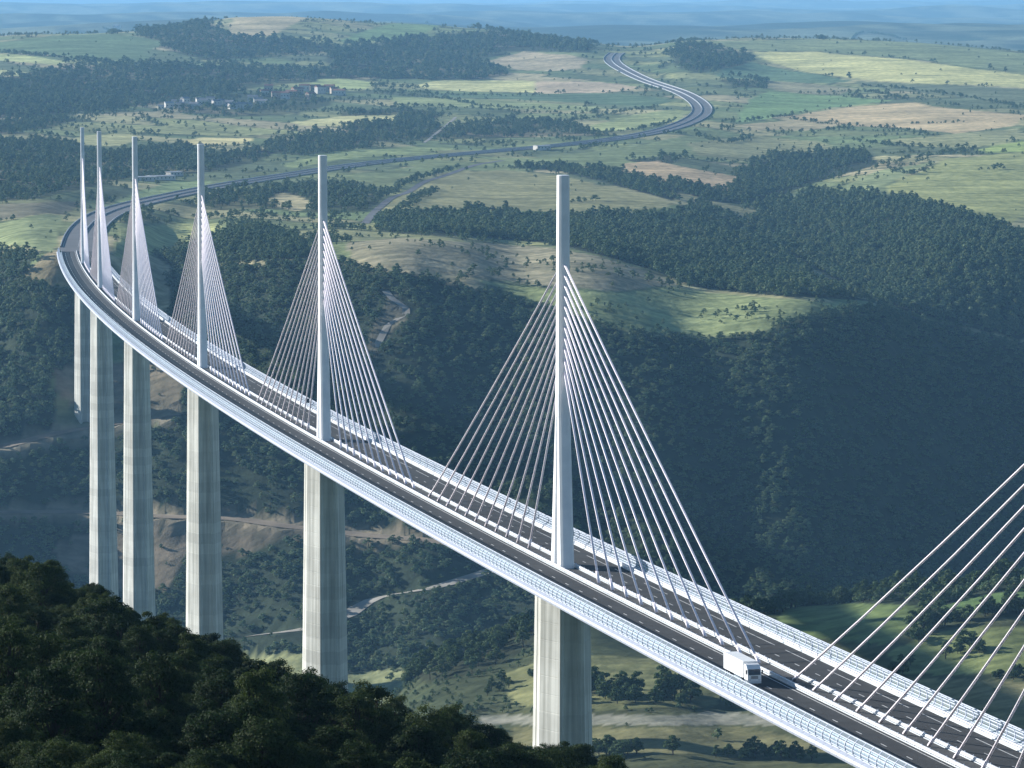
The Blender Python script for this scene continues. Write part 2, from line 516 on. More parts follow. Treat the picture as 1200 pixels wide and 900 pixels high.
side_roads = [
 ("slip_road", "grey side road curving up from the trees to the highway", "old_asphalt", 7.0, road_line([(428, 262), (440, 247), (465, 229), (500, 212), (545, 197), (590, 188)], 15, 2500)),
 ("farm_lane", "short pale lane between hedges left of centre on plateau", "gravel", 4.0, road_line([(497, 167), (510, 157), (524, 146), (534, 137)], 15, 2500)),
 ("hillside_track", "pale track winding down a bare strip of the wooded slope", "gravel", 5.0, road_line([(440, 410), (448, 392), (455, 380), (468, 372), (478, 363), (460, 350), (452, 341)], 8, 2000)),
 ("valley_track", "long brown track crossing the shaded slope behind the piers", "track_dirt", 15.0, road_line([(0, 602), (60, 600), (120, 603), (200, 606), (270, 606), (330, 615), (390, 622), (470, 629), (540, 640)], 12, 1950)),
 ("valley_road", "pale curved track low in the valley right of third pier", "gravel", 11.0, road_line([(290, 748), (350, 738), (405, 726), (425, 712), (450, 700), (500, 688), (545, 680), (575, 670)], 10, 1950)),
 ("upper_track", "brown track bench on the slope behind the left piers", "track_dirt", 15.0, road_line([(0, 526), (40, 515), (80, 508), (130, 500), (180, 492), (215, 487)], 10, 2200)),
]
ROADS.append((hw, 17.0, 45.0))
for r in side_roads: ROADS.append((r[4], r[3]*.6, 10.0))

# ------------------------------------------------------------------ land cover, traced on the photograph
G_ = lambda *a: a
FIELDS = [
 # name, label, colour, outline
 ("wheat_field", "pale tan field on top of the far left hill", (0.472, 0.389, 0.248), [(290, 15), (372, 16), (345, 28), (318, 42), (283, 44), (265, 38), (272, 24)]),
 ("meadow", "green field on the far hill above the dark wood", (0.189, 0.271, 0.118), [(396, 48), (440, 32), (478, 24), (522, 26), (500, 38), (460, 46), (410, 51)]),
 ("meadow", "muted green meadow below the crest at far left", (0.142, 0.201, 0.100), [(0, 50), (60, 42), (140, 40), (200, 50), (170, 60), (180, 72), (100, 68), (0, 60)]),
 ("crop_field", "bright thin strip field at the far left edge", (0.472, 0.496, 0.236), [(0, 63), (30, 65), (75, 72), (70, 76), (0, 71)]),
 ("crop_field", "small bright strip below another at far left edge", (0.496, 0.496, 0.260), [(0, 81), (35, 85), (35, 90), (0, 88)]),
 ("crop_field", "light green field above the village on the left", (0.401, 0.448, 0.201), [(358, 102), (375, 93), (400, 92), (440, 97), (430, 103), (400, 104), (370, 105)]),
 ("crop_field", "bright yellow strip right of the village", (0.590, 0.543, 0.283), [(340, 143), (400, 136), (470, 134), (460, 142), (400, 147), (352, 147)]),
 ("wheat_field", "bright tan field above the fourth mast", (0.614, 0.531, 0.283), [(213, 166), (238, 161), (297, 162), (290, 168), (235, 171)]),
 ("crop_field", "pale field behind the tops of the farthest masts", (0.401, 0.389, 0.201), [(80, 164), (108, 158), (150, 157), (165, 163), (140, 171), (95, 170)]),
 ("wheat_field", "long yellow field left of the highway bend", (0.543, 0.519, 0.260), [(485, 101), (512, 94), (600, 94), (628, 95), (626, 109), (560, 108), (510, 105)]),
 ("ploughed_field", "pinkish tan end of the long field beside highway", (0.496, 0.389, 0.283), [(628, 95), (700, 96), (750, 102), (720, 108), (640, 110), (626, 109)]),
 ("crop_field", "dark green strip under the long yellow field", (0.118, 0.177, 0.100), [(500, 110), (640, 111), (730, 110), (792, 118), (760, 125), (700, 122), (600, 117), (520, 114)]),
 ("meadow", "yellow green strip between hedges at plateau centre", (0.283, 0.319, 0.153), [(460, 114), (540, 116), (600, 119), (705, 126), (690, 131), (560, 126), (462, 124)]),
 ("fallow_field", "pale bare patch beside the far highway cutting", (0.425, 0.354, 0.248), [(572, 72), (615, 60), (665, 64), (690, 70), (680, 80), (650, 84), (600, 81)]),
 ("meadow", "light meadow inside the highway bend", (0.319, 0.354, 0.165), [(690, 148), (740, 135), (792, 128), (806, 131), (800, 140), (770, 148), (720, 154), (690, 154)]),
 ("meadow", "green strip running along the near side of highway", (0.177, 0.212, 0.106), [(400, 205), (470, 197), (560, 192), (660, 182), (740, 172), (800, 160), (830, 150), (850, 160), (800, 180), (700, 192), (600, 194), (480, 206), (410, 214)]),
 ("meadow", "pale green strip along the far side of highway", (0.260, 0.307, 0.142), [(330, 192), (400, 178), (480, 172), (540, 174), (480, 180), (400, 187), (340, 197)]),
 ("hay_field", "large olive field with two lone trees at centre", (0.266, 0.254, 0.136), [(440, 250), (470, 226), (530, 201), (592, 199), (660, 206), (740, 226), (790, 239), (780, 244), (700, 248), (560, 246), (500, 251)]),
 ("wheat_field", "small tan field right of the large olive field", (0.496, 0.366, 0.236), [(728, 192), (770, 189), (822, 200), (866, 208), (852, 223), (800, 216), (760, 209), (735, 200)]),
 ("fallow_field", "greyish terraced pasture behind the nearest mast", (0.283, 0.254, 0.177), [(405, 284), (470, 278), (560, 285), (640, 290), (700, 300), (760, 318), (792, 333), (720, 342), (640, 335), (560, 325), (500, 320), (440, 312), (410, 300)]),
 ("pasture", "light green pasture tongue on the rim above dark slope", (0.260, 0.295, 0.142), [(560, 328), (640, 338), (720, 344), (792, 336), (830, 343), (900, 349), (1028, 357), (940, 371), (900, 386), (850, 394), (740, 389), (690, 375), (640, 356), (600, 345)]),
 ("wheat_field", "brightest yellow field on the right plateau", (0.566, 0.531, 0.248), [(880, 61), (960, 61), (1070, 71), (1200, 88), (1200, 103), (1100, 98), (1000, 93), (940, 83), (900, 73)]),
 ("meadow", "olive field along the skyline at right", (0.236, 0.271, 0.142), [(830, 48), (950, 47), (1080, 50), (1200, 62), (1200, 86), (1070, 69), (960, 60), (885, 60), (850, 56)]),
 ("crop_field", "blue green field below the brightest yellow one", (0.142, 0.212, 0.118), [(846, 82), (880, 73), (930, 83), (1000, 95), (960, 98), (880, 93), (838, 90)]),
 ("fallow_field", "dull green strip field at the right edge", (0.153, 0.177, 0.106), [(1000, 95), (1100, 99), (1200, 105), (1200, 124), (1100, 112), (1010, 101)]),
 ("crop_field", "grey tan strip beyond the green field right of bend", (0.307, 0.283, 0.177), [(898, 95), (960, 99), (1005, 105), (980, 111), (940, 110), (900, 104)]),
 ("crop_field", "fresh green field right of the highway bend", (0.201, 0.295, 0.130), [(862, 142), (878, 116), (900, 107), (1000, 114), (1046, 118), (970, 127), (925, 134), (872, 143)]),
 ("ploughed_field", "large pinkish tan field on the right plateau", (0.519, 0.401, 0.248), [(920, 137), (1000, 125), (1070, 120), (1100, 126), (1200, 135), (1190, 147), (1120, 157), (1060, 150), (1000, 148)]),
 ("fallow_field", "narrow tan field beside the green one at right", (0.425, 0.354, 0.224), [(862, 146), (940, 139), (992, 146), (950, 153), (880, 153)]),
 ("meadow", "rough olive meadow above the wooded ravine", (0.260, 0.260, 0.142), [(806, 168), (880, 159), (955, 165), (992, 178), (900, 181), (870, 190), (815, 181)]),
 ("pasture", "large yellow green pasture at the right edge", (0.319, 0.330, 0.147), [(1040, 218), (1110, 186), (1200, 178), (1200, 252), (1180, 264), (1130, 246), (1080, 233), (1040, 226)]),
 ("crop_field", "bright green strip at the right edge of plateau", (0.330, 0.401, 0.142), [(1142, 176), (1200, 165), (1200, 178), (1160, 180)]),
 ("meadow", "pale green strip beside the head of ravine", (0.260, 0.295, 0.153), [(990, 218), (1030, 200), (1090, 190), (1100, 187), (1045, 213), (1010, 226), (992, 226)]),
 ("crop_field", "tan green field between hedges above big pasture", (0.307, 0.307, 0.165), [(1035, 165), (1120, 157), (1195, 150), (1200, 163), (1140, 173), (1080, 172)]),
 ("pasture", "pale green grass at the left end of viaduct", (0.260, 0.295, 0.153), [(0, 262), (50, 250), (75, 252), (68, 280), (62, 296), (30, 290), (0, 288)]),
 ("bare_slope", "tan earth bank under the left end of deck", (0.319, 0.260, 0.165), [(30, 318), (48, 302), (70, 290), (76, 310), (88, 345), (60, 335), (36, 330)]),
 ("pasture", "yellow green crest of the round knoll behind masts", (0.354, 0.366, 0.165), [(132, 300), (140, 268), (190, 263), (250, 262), (262, 268), (235, 280), (190, 290), (160, 306)]),
 ("fallow_field", "grey brown rough field left of the masts", (0.201, 0.183, 0.130), [(0, 240), (60, 236), (95, 236), (80, 250), (50, 250), (0, 258)]),
 ("crop_field", "tan plot among trees behind the second mast", (0.425, 0.366, 0.224), [(308, 236), (330, 226), (350, 230), (372, 240), (350, 247), (325, 242)]),
 ("meadow", "green plot above the highway left of centre", (0.201, 0.260, 0.130), [(160, 225), (200, 212), (250, 212), (236, 219), (190, 228), (150, 238), (128, 240)]),
 ("bare_slope", "brown cleared ground behind the left piers", (0.204, 0.170, 0.127), [(60, 435), (90, 425), (215, 420), (215, 482), (160, 488), (90, 480), (66, 460)]),
 ("bare_slope", "brown clearing low in the valley behind the left piers", (0.187, 0.153, 0.119), [(62, 640), (110, 625), (215, 622), (330, 620), (300, 645), (215, 655), (200, 690), (130, 690), (70, 665)]),
 ("bare_slope", "broad brown bank along the track behind the piers", (0.230, 0.192, 0.145), [(0, 592), (120, 592), (220, 596), (330, 604), (480, 620), (505, 636), (380, 634), (250, 624), (100, 614), (0, 612)]),
 ("bare_slope", "tan bank climbing behind the farthest piers", (0.230, 0.199, 0.153), [(0, 516), (80, 498), (215, 476), (215, 496), (90, 517), (0, 540)]),
 ("bare_slope", "pale curved bank low in the valley between piers", (0.280, 0.264, 0.221), [(285, 742), (400, 716), (430, 703), (500, 680), (572, 662), (578, 676), (500, 698), (440, 714), (410, 736), (300, 757)]),
 ("bare_slope", "scree strip around the winding track on slope", (0.142, 0.130, 0.100), [(428, 412), (436, 395), (436, 380), (448, 372), (455, 350), (462, 342), (470, 356), (480, 362), (474, 378), (455, 395), (442, 415)]),
 ("pasture", "striped green field beyond the deck at right", (0.136, 0.179, 0.072), [(905, 735), (920, 712), (985, 706), (1060, 708), (1090, 715), (1075, 730), (1040, 755), (990, 752), (940, 745)]),
 ("meadow", "bright green field behind the cables at right edge", (0.127, 0.195, 0.076), [(1095, 712), (1140, 700), (1200, 690), (1200, 712), (1120, 720)]),
 ("meadow", "yellow green rough field behind the right cables", (0.187, 0.212, 0.089), [(1040, 765), (1080, 745), (1140, 735), (1200, 735), (1200, 785), (1130, 790), (1060, 790)]),
 ("fallow_field", "brownish field behind the lower right cables", (0.224, 0.206, 0.112), [(1060, 795), (1130, 795), (1200, 800), (1200, 860), (1130, 850), (1080, 830)]),
 ("fallow_field", "olive rough field behind the nearest pier", (0.170, 0.174, 0.085), [(590, 790), (640, 770), (700, 768), (800, 775), (850, 800), (840, 826), (700, 832), (600, 826)]),
 ("gravel_flat", "pale gravel flat right of the nearest pier", (.27, .26, .225), [(560, 838), (690, 837), (800, 838), (830, 833), (900, 838), (1010, 842), (1010, 852), (880, 850), (690, 849), (560, 848)]),
 ("hay_field", "brown green field below the gravel flat", (0.170, 0.161, 0.085), [(600, 851), (690, 852), (880, 853), (960, 872), (980, 884), (690, 882), (600, 880)]),
]
FORESTS = [   # outline, keep probability, height scale, underwood colour
 ([(160, 36), (200, 28), (245, 20), (262, 38), (285, 46), (320, 44), (360, 50), (400, 52), (395, 60), (330, 66), (240, 70), (200, 60), (175, 50)], .42, .95),
 ([(0, 92), (60, 80), (140, 76), (250, 78), (340, 80), (400, 78), (420, 92), (350, 98), (280, 104), (240, 112), (190, 122), (120, 128), (60, 134), (0, 138)], .5, .95),
 ([(400, 56), (450, 50), (520, 40), (580, 36), (640, 46), (700, 52), (690, 62), (640, 60), (600, 62), (560, 72), (600, 88), (560, 93), (470, 92), (400, 92), (380, 70)], .5, .95),
 ([(785, 62), (800, 50), (830, 52), (850, 58), (880, 64), (885, 72), (850, 80), (820, 86), (795, 80)], .5, .95),
 ([(840, 92), (895, 94), (900, 104), (860, 102)], .5, .78),
 ([(400, 130), (470, 126), (520, 132), (500, 145), (530, 150), (600, 140), (650, 142), (690, 150), (710, 160), (640, 160), (560, 163), (480, 166), (420, 165), (400, 150)], .5, .78),
 ([(300, 178), (330, 165), (380, 155), (420, 160), (440, 170), (400, 176), (350, 182)], .6, .78),
 ([(0, 165), (60, 160), (100, 175), (150, 180), (220, 172), (245, 178), (330, 176), (300, 190), (250, 200), (210, 205), (150, 208), (95, 222), (50, 232), (0, 236)], .5, .78),
 ([(0, 140), (60, 136), (90, 140), (60, 150), (0, 156)], .5, .78),
 ([(200, 118), (300, 108), (360, 110), (390, 122), (340, 134), (270, 138), (210, 132)], .16, .8),
 ([(240, 232), (280, 222), (360, 216), (420, 218), (450, 230), (430, 248), (370, 250), (300, 244), (250, 246)], .55, .78),
 ([(440, 256), (500, 254), (570, 248), (640, 254), (720, 250), (790, 246), (800, 240), (830, 238), (850, 250), (900, 290), (960, 335), (1020, 352), (900, 346), (830, 340), (795, 330), (765, 316), (700, 298), (640, 285), (560, 279), (470, 274), (444, 270)], .88, .78),
 ([(790, 220), (800, 205), (870, 208), (880, 192), (920, 182), (960, 178), (1020, 180), (1030, 192), (990, 204), (950, 216), (905, 232), (870, 240), (830, 236)], .88, .78),
 ([(870, 262), (905, 238), (960, 226), (1030, 230), (1080, 236), (1130, 250), (1180, 268), (1200, 275), (1200, 400), (1110, 378), (1055, 362), (1000, 340), (940, 305), (880, 280)], .97, .78),
 ([(690, 178), (760, 182), (800, 182), (790, 192), (740, 190)], .5, .8),
 ([(730, 200), (760, 212), (800, 220), (790, 236), (740, 222), (660, 202), (600, 196), (620, 192), (680, 196)], .75, .75),
 ([(0, 298), (30, 296), (40, 304), (30, 318), (36, 332), (62, 338), (90, 350), (96, 430), (60, 440), (64, 470), (70, 500), (40, 510), (0, 520)], .95, .75),
 ([(180, 300), (240, 284), (266, 270), (300, 266), (345, 280), (370, 300), (330, 305), (270, 308), (200, 312)], .95, .7),
 ([(0, 524), (60, 516), (110, 510), (150, 505), (300, 500), (420, 520), (420, 760), (260, 770), (0, 720)], .78, .48),
 ([(200, 310), (290, 312), (330, 306), (400, 306), (440, 316), (500, 324), (560, 342), (640, 358), (690, 378), (740, 392), (850, 397), (905, 388), (945, 374), (1028, 360), (1055, 366), (1110, 382), (1200, 404), (1200, 720), (640, 720), (520, 780), (380, 790), (380, 560), (200, 540)], .97, .5),
 ([(470, 790), (500, 765), (560, 740), (620, 718), (640, 726), (620, 760), (560, 790), (500, 800)], .0, .7),
]
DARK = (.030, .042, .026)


def inpoly(px, py, poly):
    p = np.asarray(poly, float)
    c = np.zeros(px.shape, bool)
    sel = (px >= p[:, 0].min()) & (px <= p[:, 0].max()) & (py >= p[:, 1].min()) & (py <= p[:, 1].max())
    if not sel.any(): return c
    x = px[sel]; y = py[sel]; r = np.zeros(x.shape, bool)
    j = len(p)-1
    for i in range(len(p)):
        cond = (p[i, 1] > y) != (p[j, 1] > y)
        r ^= cond & (x < (p[j, 0]-p[i, 0])*(y-p[i, 1])/((p[j, 1]-p[i, 1]) or 1e-9)+p[i, 0])
        j = i
    c[sel] = r
    return c


# terrain sheet: rings that widen with distance
def bands(a, b, st): return np.exp(np.arange(math.log(a), math.log(b), st))
DD = np.concatenate([bands(3, 1250, .011), bands(1250, 12000, .0030), bands(12000, 85000, .009)])
BB = np.concatenate([np.linspace(-3.1, -.45, 30)[:-1], np.linspace(-.45, -.155, 40)[:-1], np.linspace(-.155, .155, 270)[:-1], np.linspace(.155, .45, 40)[:-1], np.linspace(.45, 3.1, 30)])
Dg, Bg = np.meshgrid(DD, BB+YAW, indexing='ij')
TX = (CAM[0]+Dg*np.cos(Bg)).ravel(); TY = (CAM[1]+Dg*np.sin(Bg)).ravel()
TZ = height(TX, TY)
nr, nc = Dg.shape
ii, jj = np.meshgrid(np.arange(nr-1), np.arange(nc-1), indexing='ij')
q0 = (ii*nc+jj).ravel()
TF = np.stack([q0, q0+nc, q0+nc+1, q0+1], 1)[:, ::-1]
pp = project(np.stack([TX, TY, TZ], 1))
wob = 14*vnoise(TX, TY, 40, 21)*1.0
PX = pp[:, 0]+np.where(pp[:, 2] < 1950, 0, wob*np.clip(2500/np.maximum(pp[:, 2], 1), 0, 1)*.35)
PX = np.clip(PX, 2, 1198)          # plots at the border of the picture run on beyond it
PY = pp[:, 1]+vnoise(TX, TY, 90, 22)*1.6
Df = Dg.ravel()
n1 = vnoise(TX, TY, 240, 11)+.5*vnoise(TX, TY, 80, 12)+.25*vnoise(TX, TY, 25, 13)
t_ = np.clip(n1*1.4+.5, 0, 1)[:, None]
LAND = np.array((.12, .145, .075))*(1-t_)+np.array((.25, .26, .14))*t_
def parcels(x, y):
    """irregular plots: returns plot id noise and the distance to the nearest plot boundary"""
    a = .42; u = (x*math.cos(a)+y*math.sin(a))/230+.35*vnoise(x, y, 500, 51); v = (-x*math.sin(a)+y*math.cos(a))/95+.6*vnoise(x, y, 420, 52)
    iu = np.floor(u).astype(np.int64); iv = np.floor(v).astype(np.int64)
    d1 = np.full(x.shape, 9.); d2 = np.full(x.shape, 9.); pid = np.zeros(x.shape); pid2 = np.zeros(x.shape)
    for du in (-1, 0, 1):
        for dv in (-1, 0, 1):
            cu_ = iu+du; cv_ = iv+dv
            px_ = cu_+.5+.8*(_hash(cu_, cv_, 61)-.5); py_ = cv_+.5+.8*(_hash(cu_, cv_, 62)-.5)
            d = np.hypot(u-px_, v-py_); m = d < d1
            d2 = np.where(m, d1, np.minimum(d2, d)); pid = np.where(m, _hash(cu_, cv_, 63), pid); pid2 = np.where(m, _hash(cu_, cv_, 64), pid2); d1 = np.where(m, d, d1)
    return pid, pid2, d2-d1


pal = np.array([(.13, .17, .085), (.20, .235, .115), (.26, .26, .14), (.36, .33, .19), (.11, .14, .08), (.30, .31, .15), (.40, .34, .22), (.15, .20, .095)])
pid, pid2, pbd = parcels(TX, TY)
pc = pal[np.minimum((pid*8).astype(int), 7)]*(.85+.3*pid2)[:, None]
pw = ((Df > 2600) & (Df < 9500))
LAND[pw] = (LAND*.15+pc*.85)[pw]
hb = pw & (pbd < .05)
LAND[hb] = np.array((.085, .105, .058))
far = (Df > 9500)
tf_ = np.clip(vnoise(TX, TY, 1700, 31)*1.2+vnoise(TX/5, TY, 260, 32)*1.8+vnoise(TX/5, TY, 80, 33)*1.8+.15, 0, 1)[:, None]
LAND[far] = (np.array((.035, .058, .040))*(1-tf_)+np.array((.16, .18, .12))*tf_)[far]
near = Df < 1250
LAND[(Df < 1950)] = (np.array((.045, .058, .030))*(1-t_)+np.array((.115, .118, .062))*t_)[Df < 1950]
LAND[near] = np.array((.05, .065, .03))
vis = (Df > 1250) & (Df < 11500)
FID = np.zeros(len(TX), np.int32)
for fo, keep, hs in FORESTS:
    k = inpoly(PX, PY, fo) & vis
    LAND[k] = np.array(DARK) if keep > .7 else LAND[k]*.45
for i, (nm, lb, col, poly) in enumerate(FIELDS):
    k = inpoly(PX, PY, poly) & vis
    if poly[0][1] > 640: k &= Df < 1900
    else: k &= Df > 2000
    LAND[k] = np.array(col); FID[k] = i+1
LAND = np.concatenate([LAND, np.ones((len(LAND), 1))], 1).astype(np.float32)
ffid = FID[TF[:, 0]]
PT = np.stack([TX, TY, TZ], 1)


def sub_terrain(name, fid):
    f = TF[ffid == fid]
    if len(f) == 0: return None
    used, inv = np.unique(f, return_inverse=True)
    me = mesh(name, PT[used], inv.reshape(f.shape), M["land"], True)
    ca = me.attributes.new("land", 'FLOAT_COLOR', 'POINT')
    ca.data.foreach_set("color", LAND[used].ravel())
    return link(name, me)


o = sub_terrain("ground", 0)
tag(o, "rolling farmland, wooded slopes and valley floor around the viaduct", "ground", kind="structure")
for i, (nm, lb, col, poly) in enumerate(FIELDS):
    o = sub_terrain(nm, i+1)
    if o: tag(o, lb, "field", kind="structure")


# ------------------------------------------------------------------ roads on the land
def ribbon(name, line, o0, o1, dz, mat, parent=None, thick=0.0):
    t = np.gradient(line[:, :2], axis=0); t /= np.hypot(*t.T)[:, None]
    nrm = np.stack([-t[:, 1], t[:, 0]], 1)
    n = len(line)
    a = np.column_stack([line[:, :2]+nrm*o0, line[:, 2]+dz]); b = np.column_stack([line[:, :2]+nrm*o1, line[:, 2]+dz])
    if thick <= 0:
        V = np.vstack([a, b]); i = np.arange(n-1)
        F = np.stack([i+n, i, i+1, i+n+1], 1)
        if o1 < o0: F = F[:, ::-1]
        F = F[:, ::-1] if False else F
    else:
        a2 = a+[0, 0, thick]; b2 = b+[0, 0, thick]
        V = np.vstack([a, b, b2, a2]); i = np.arange(n-1)
        F = np.vstack([np.stack([k*n+i, ((k+1) % 4)*n+i, ((k+1) % 4)*n+i+1, k*n+i+1], 1) for k in range(4)])
    return link(name, mesh(name, V, F, mat, False), parent)


hwy = ribbon("highway", hw, -14.2, 14.2, -.1, M["old_asphalt"])
tag(hwy, "grey dual carriageway winding away from the viaduct across the plateau", "highway", kind="structure")
for o_ in (-13.9, 0, 13.5):
    ribbon("guard_rail", hw[2:], o_, o_+.5, .0, M["barrier"], hwy, .95)
for o_ in (-12.2, -1.6, 1.3, 11.9):
    ribbon("edge_line", hw[2:], o_, o_+.3, -.06, M["barrier"], hwy)
for nm, lb, mt, wd, line in side_roads:
    tag(ribbon(nm, line, -wd/2, wd/2, -.1, M[mt]), lb, "track", kind="structure")

# ------------------------------------------------------------------ the viaduct
via = empty("cable_stayed_viaduct", br(1026, 0, -180))
tag(via, "long white cable stayed road viaduct on tall concrete piers", "bridge")
VO = np.array(via.location)
S0, S1 = -204.0, 2256.0


def frame(s, o=0.0, h=0.0):
    """local frame on the deck: x along the bridge, y to the left, z up"""
    p = br(s, o, h)-VO
    a = -s/RAD
    return Matrix.Translation(Vector(p)) @ Matrix.Rotation(a, 4, 'Z') @ Matrix.Rotation(math.atan(SLOPE), 4, 'Y')


def sweep(name, prof, mat, parent, s0=S0, s1=S1, ds=18.0, smooth=False, closed=True):
    n = max(1, int(round((s1-s0)/ds))); ss = np.linspace(s0, s1, n+1); k = len(prof)
    V = np.array([br(s, o, h)-VO for s in ss for o, h in prof])
    F = []
    for i in range(n):
        for j in range(k if closed else k-1):
            F.append((i*k+j, (i+1)*k+j, (i+1)*k+(j+1) % k, i*k+(j+1) % k))
    if closed: F += [tuple(range(k)), tuple(n*k+k-1-j for j in range(k))]
    return link(name, mesh(name, V, F, mat, smooth), parent)


def at_part(o, part):         # parts of the viaduct share its origin, so a sub-part needs no shift
    o.parent = part; return o


deck = sweep("deck", [(14.0, -.02), (14.0, -1.0), (8.0, -3.4), (2.2, -4.2), (-2.2, -4.2), (-8.0, -3.4), (-14.0, -1.0), (-14.0, -.02)], M["girder"], via)
for sg in (1, -1):
    cw = sweep("carriageway", [(sg*2.35, 0), (sg*2.35, .06), (sg*12.1, .06), (sg*12.1, 0)][::sg], M["asphalt"], deck)
    sweep("edge_line", [(sg*3.0, .064), (sg*3.22, .064)], M["paint"], deck, closed=False)
    for o_, ln, gp in ((6.45, 3.0, 10.0), (9.95, 20.0, 7.0)):
        mb = MB(); s = S0+5
        while s < S1-25:
            nseg = 1 if ln < 5 else 2
            for j in range(nseg):
                a, b = s+ln*j/nseg, s+ln*(j+1)/nseg
                mb.add([br(a, sg*(o_-.11), .066)-VO, br(b, sg*(o_-.11), .066)-VO, br(b, sg*(o_+.11), .066)-VO, br(a, sg*(o_+.11), .066)-VO], [(0, 1, 2, 3)])
            s += ln+gp
        tag(mb.build("lane_marking", M["paint"], deck), kind="stuff")
    # median: kerb and two-beam guard rail
    sweep("median_kerb", [(sg*2.35, .0), (sg*2.35, .22), (sg*1.95, .22), (sg*1.95, 0)][::sg], M["girder"], deck)
    for h0, hh in ((.42, .46),):
        sweep("guard_rail", [(sg*2.30, h0), (sg*2.30, h0+hh), (sg*1.98, h0+hh), (sg*1.98, h0)][::sg], M["white_steel"], deck)
    # edge guard rail
    for h0, hh in ((.30, .30), (.80, .22)):
        sweep("guard_rail", [(sg*12.45, h0), (sg*12.45, h0+hh), (sg*12.28, h0+hh), (sg*12.28, h0)][::sg], M["white_steel"], deck)
    sweep("edge_kerb", [(sg*12.1, .0), (sg*12.1, .22), (sg*13.9, .22), (sg*13.9, .0)][::sg], M["girder"], deck)
sweep("median_plate", [(1.95, .0), (1.95, .08), (-1.95, .08), (-1.95, .0)][::-1], M["median"], deck)

# posts of the rails and screens, fairing panels: one mesh each, repeated
SCREEN = [(14.55, .12), (14.95, .75), (15.0, 1.35), (14.85, 1.95), (14.5, 2.5), (13.95, 3.0)]


def curve_at(t):
    t *= len(SCREEN)-1; i = min(int(t), len(SCREEN)-2); f_ = t-i
    return (SCREEN[i][0]*(1-f_)+SCREEN[i+1][0]*f_, SCREEN[i][1]*(1-f_)+SCREEN[i+1][1]*f_)


def post_mesh(sg):
    mb = MB(); w = .09
    R1 = [(o*sg, h) for o, h in SCREEN]; rings = []
    for i, (o, h) in enumerate(R1):
        d = .16-.08*i/(len(R1)-1)
        rings.append([(-w, o-d*sg, h), (w, o-d*sg, h), (w, o+d*sg, h), (-w, o+d*sg, h)][::sg])
    mb.loft(rings)
    return mb


def fairing_mesh(sg):
    prof = [(14.0, .24), (14.9, .20), (15.55, -.05), (15.75, -.45), (15.6, -.9), (15.0, -1.25), (14.0, -1.2)]
    mb = MB(); L = 1.94
    mb.loft([[(x, sg*o, h) for o, h in prof][::-sg] for x in (-L, L)])
    return mb


def rail_post_mesh():
    mb = MB(); mb.box((0, 0, .5), (.14, .14, 1.0)); return mb


STEP = 4.0
STN = np.arange(S0+2, S1-1, STEP)
screens = {}
for sg in (1, -1):
    scr = sweep("wind_screen", [(sg*(14.45), .08), (sg*14.45, .26), (sg*14.75, .26), (sg*14.75, .08)][::sg], M["white_steel"], via)
    screens[sg] = scr
    for k in range(5):          # acrylic blades
        t0, t1 = k/5+.02, k/5+.15
        a, b = curve_at(t0), curve_at(t1)
        sweep("screen_blade", [(sg*a[0], a[1]), (sg*b[0], b[1]), (sg*(b[0]-.04), b[1]), (sg*(a[0]-.04), a[1])][::sg], M["acrylic"], scr)
    for t in (.16, .37, .575, .775, .985):
        a = curve_at(t)
        sweep("screen_rail", [(sg*(a[0]+.05), a[1]-.08), (sg*(a[0]+.05), a[1]+.08), (sg*(a[0]-.06), a[1]+.08), (sg*(a[0]-.06), a[1]-.08)][::sg], M["screen_steel"], scr)
    pm = post_mesh(sg); pd = pm.data("screen_post", M["screen_steel"])
    fm = fairing_mesh(sg); fd = fm.data("fairing_panel", M["fairing"])
    rp = rail_post_mesh(); rd = rp.data("rail_post", M["white_steel"])
    rest = {"screen_post": MB(), "fairing_panel": MB(), "rail_post": MB()}
    cnt = 0
    for s in STN:
        fr = frame(s)
        frm = [("screen_post", pm, pd, fr), ("fairing_panel", fm, fd, fr), ("rail_post", rp, rd, frame(s, sg*12.36, .1)), ("rail_post", rp, rd, frame(s, sg*2.19, .1))]
        single = s > 0 and cnt < 260
        if single: cnt += 1
        for nm, mb, dt, mt in frm:
            if single and nm == "screen_post" or (single and nm == "fairing_panel" and sg == 1):
                link(nm, dt, scr, mt)
            else:
                rest[nm].add([tuple(mt @ Vector(v)) for v in mb.v], mb.f)
    for nm, mb in rest.items():
        tag(mb.build(nm, M["fairing" if nm == "fairing_panel" else "screen_steel"], scr if nm != "rail_post" else deck), kind="stuff")


# piers
def section(a, b, cx, cy, rec):
    """plan of a pier half: outer end towards +x (a), half width b, chamfer cx by cy, recess in the end face"""
    return [(0, b), (a-cx, b), (a, b-cy), (a-.0, .75*(b-cy)), (a-rec, .55*(b-cy)), (a-rec, -.55*(b-cy)), (a, -.75*(b-cy)), (a, -(b-cy)), (a-cx, -b), (0, -b)]


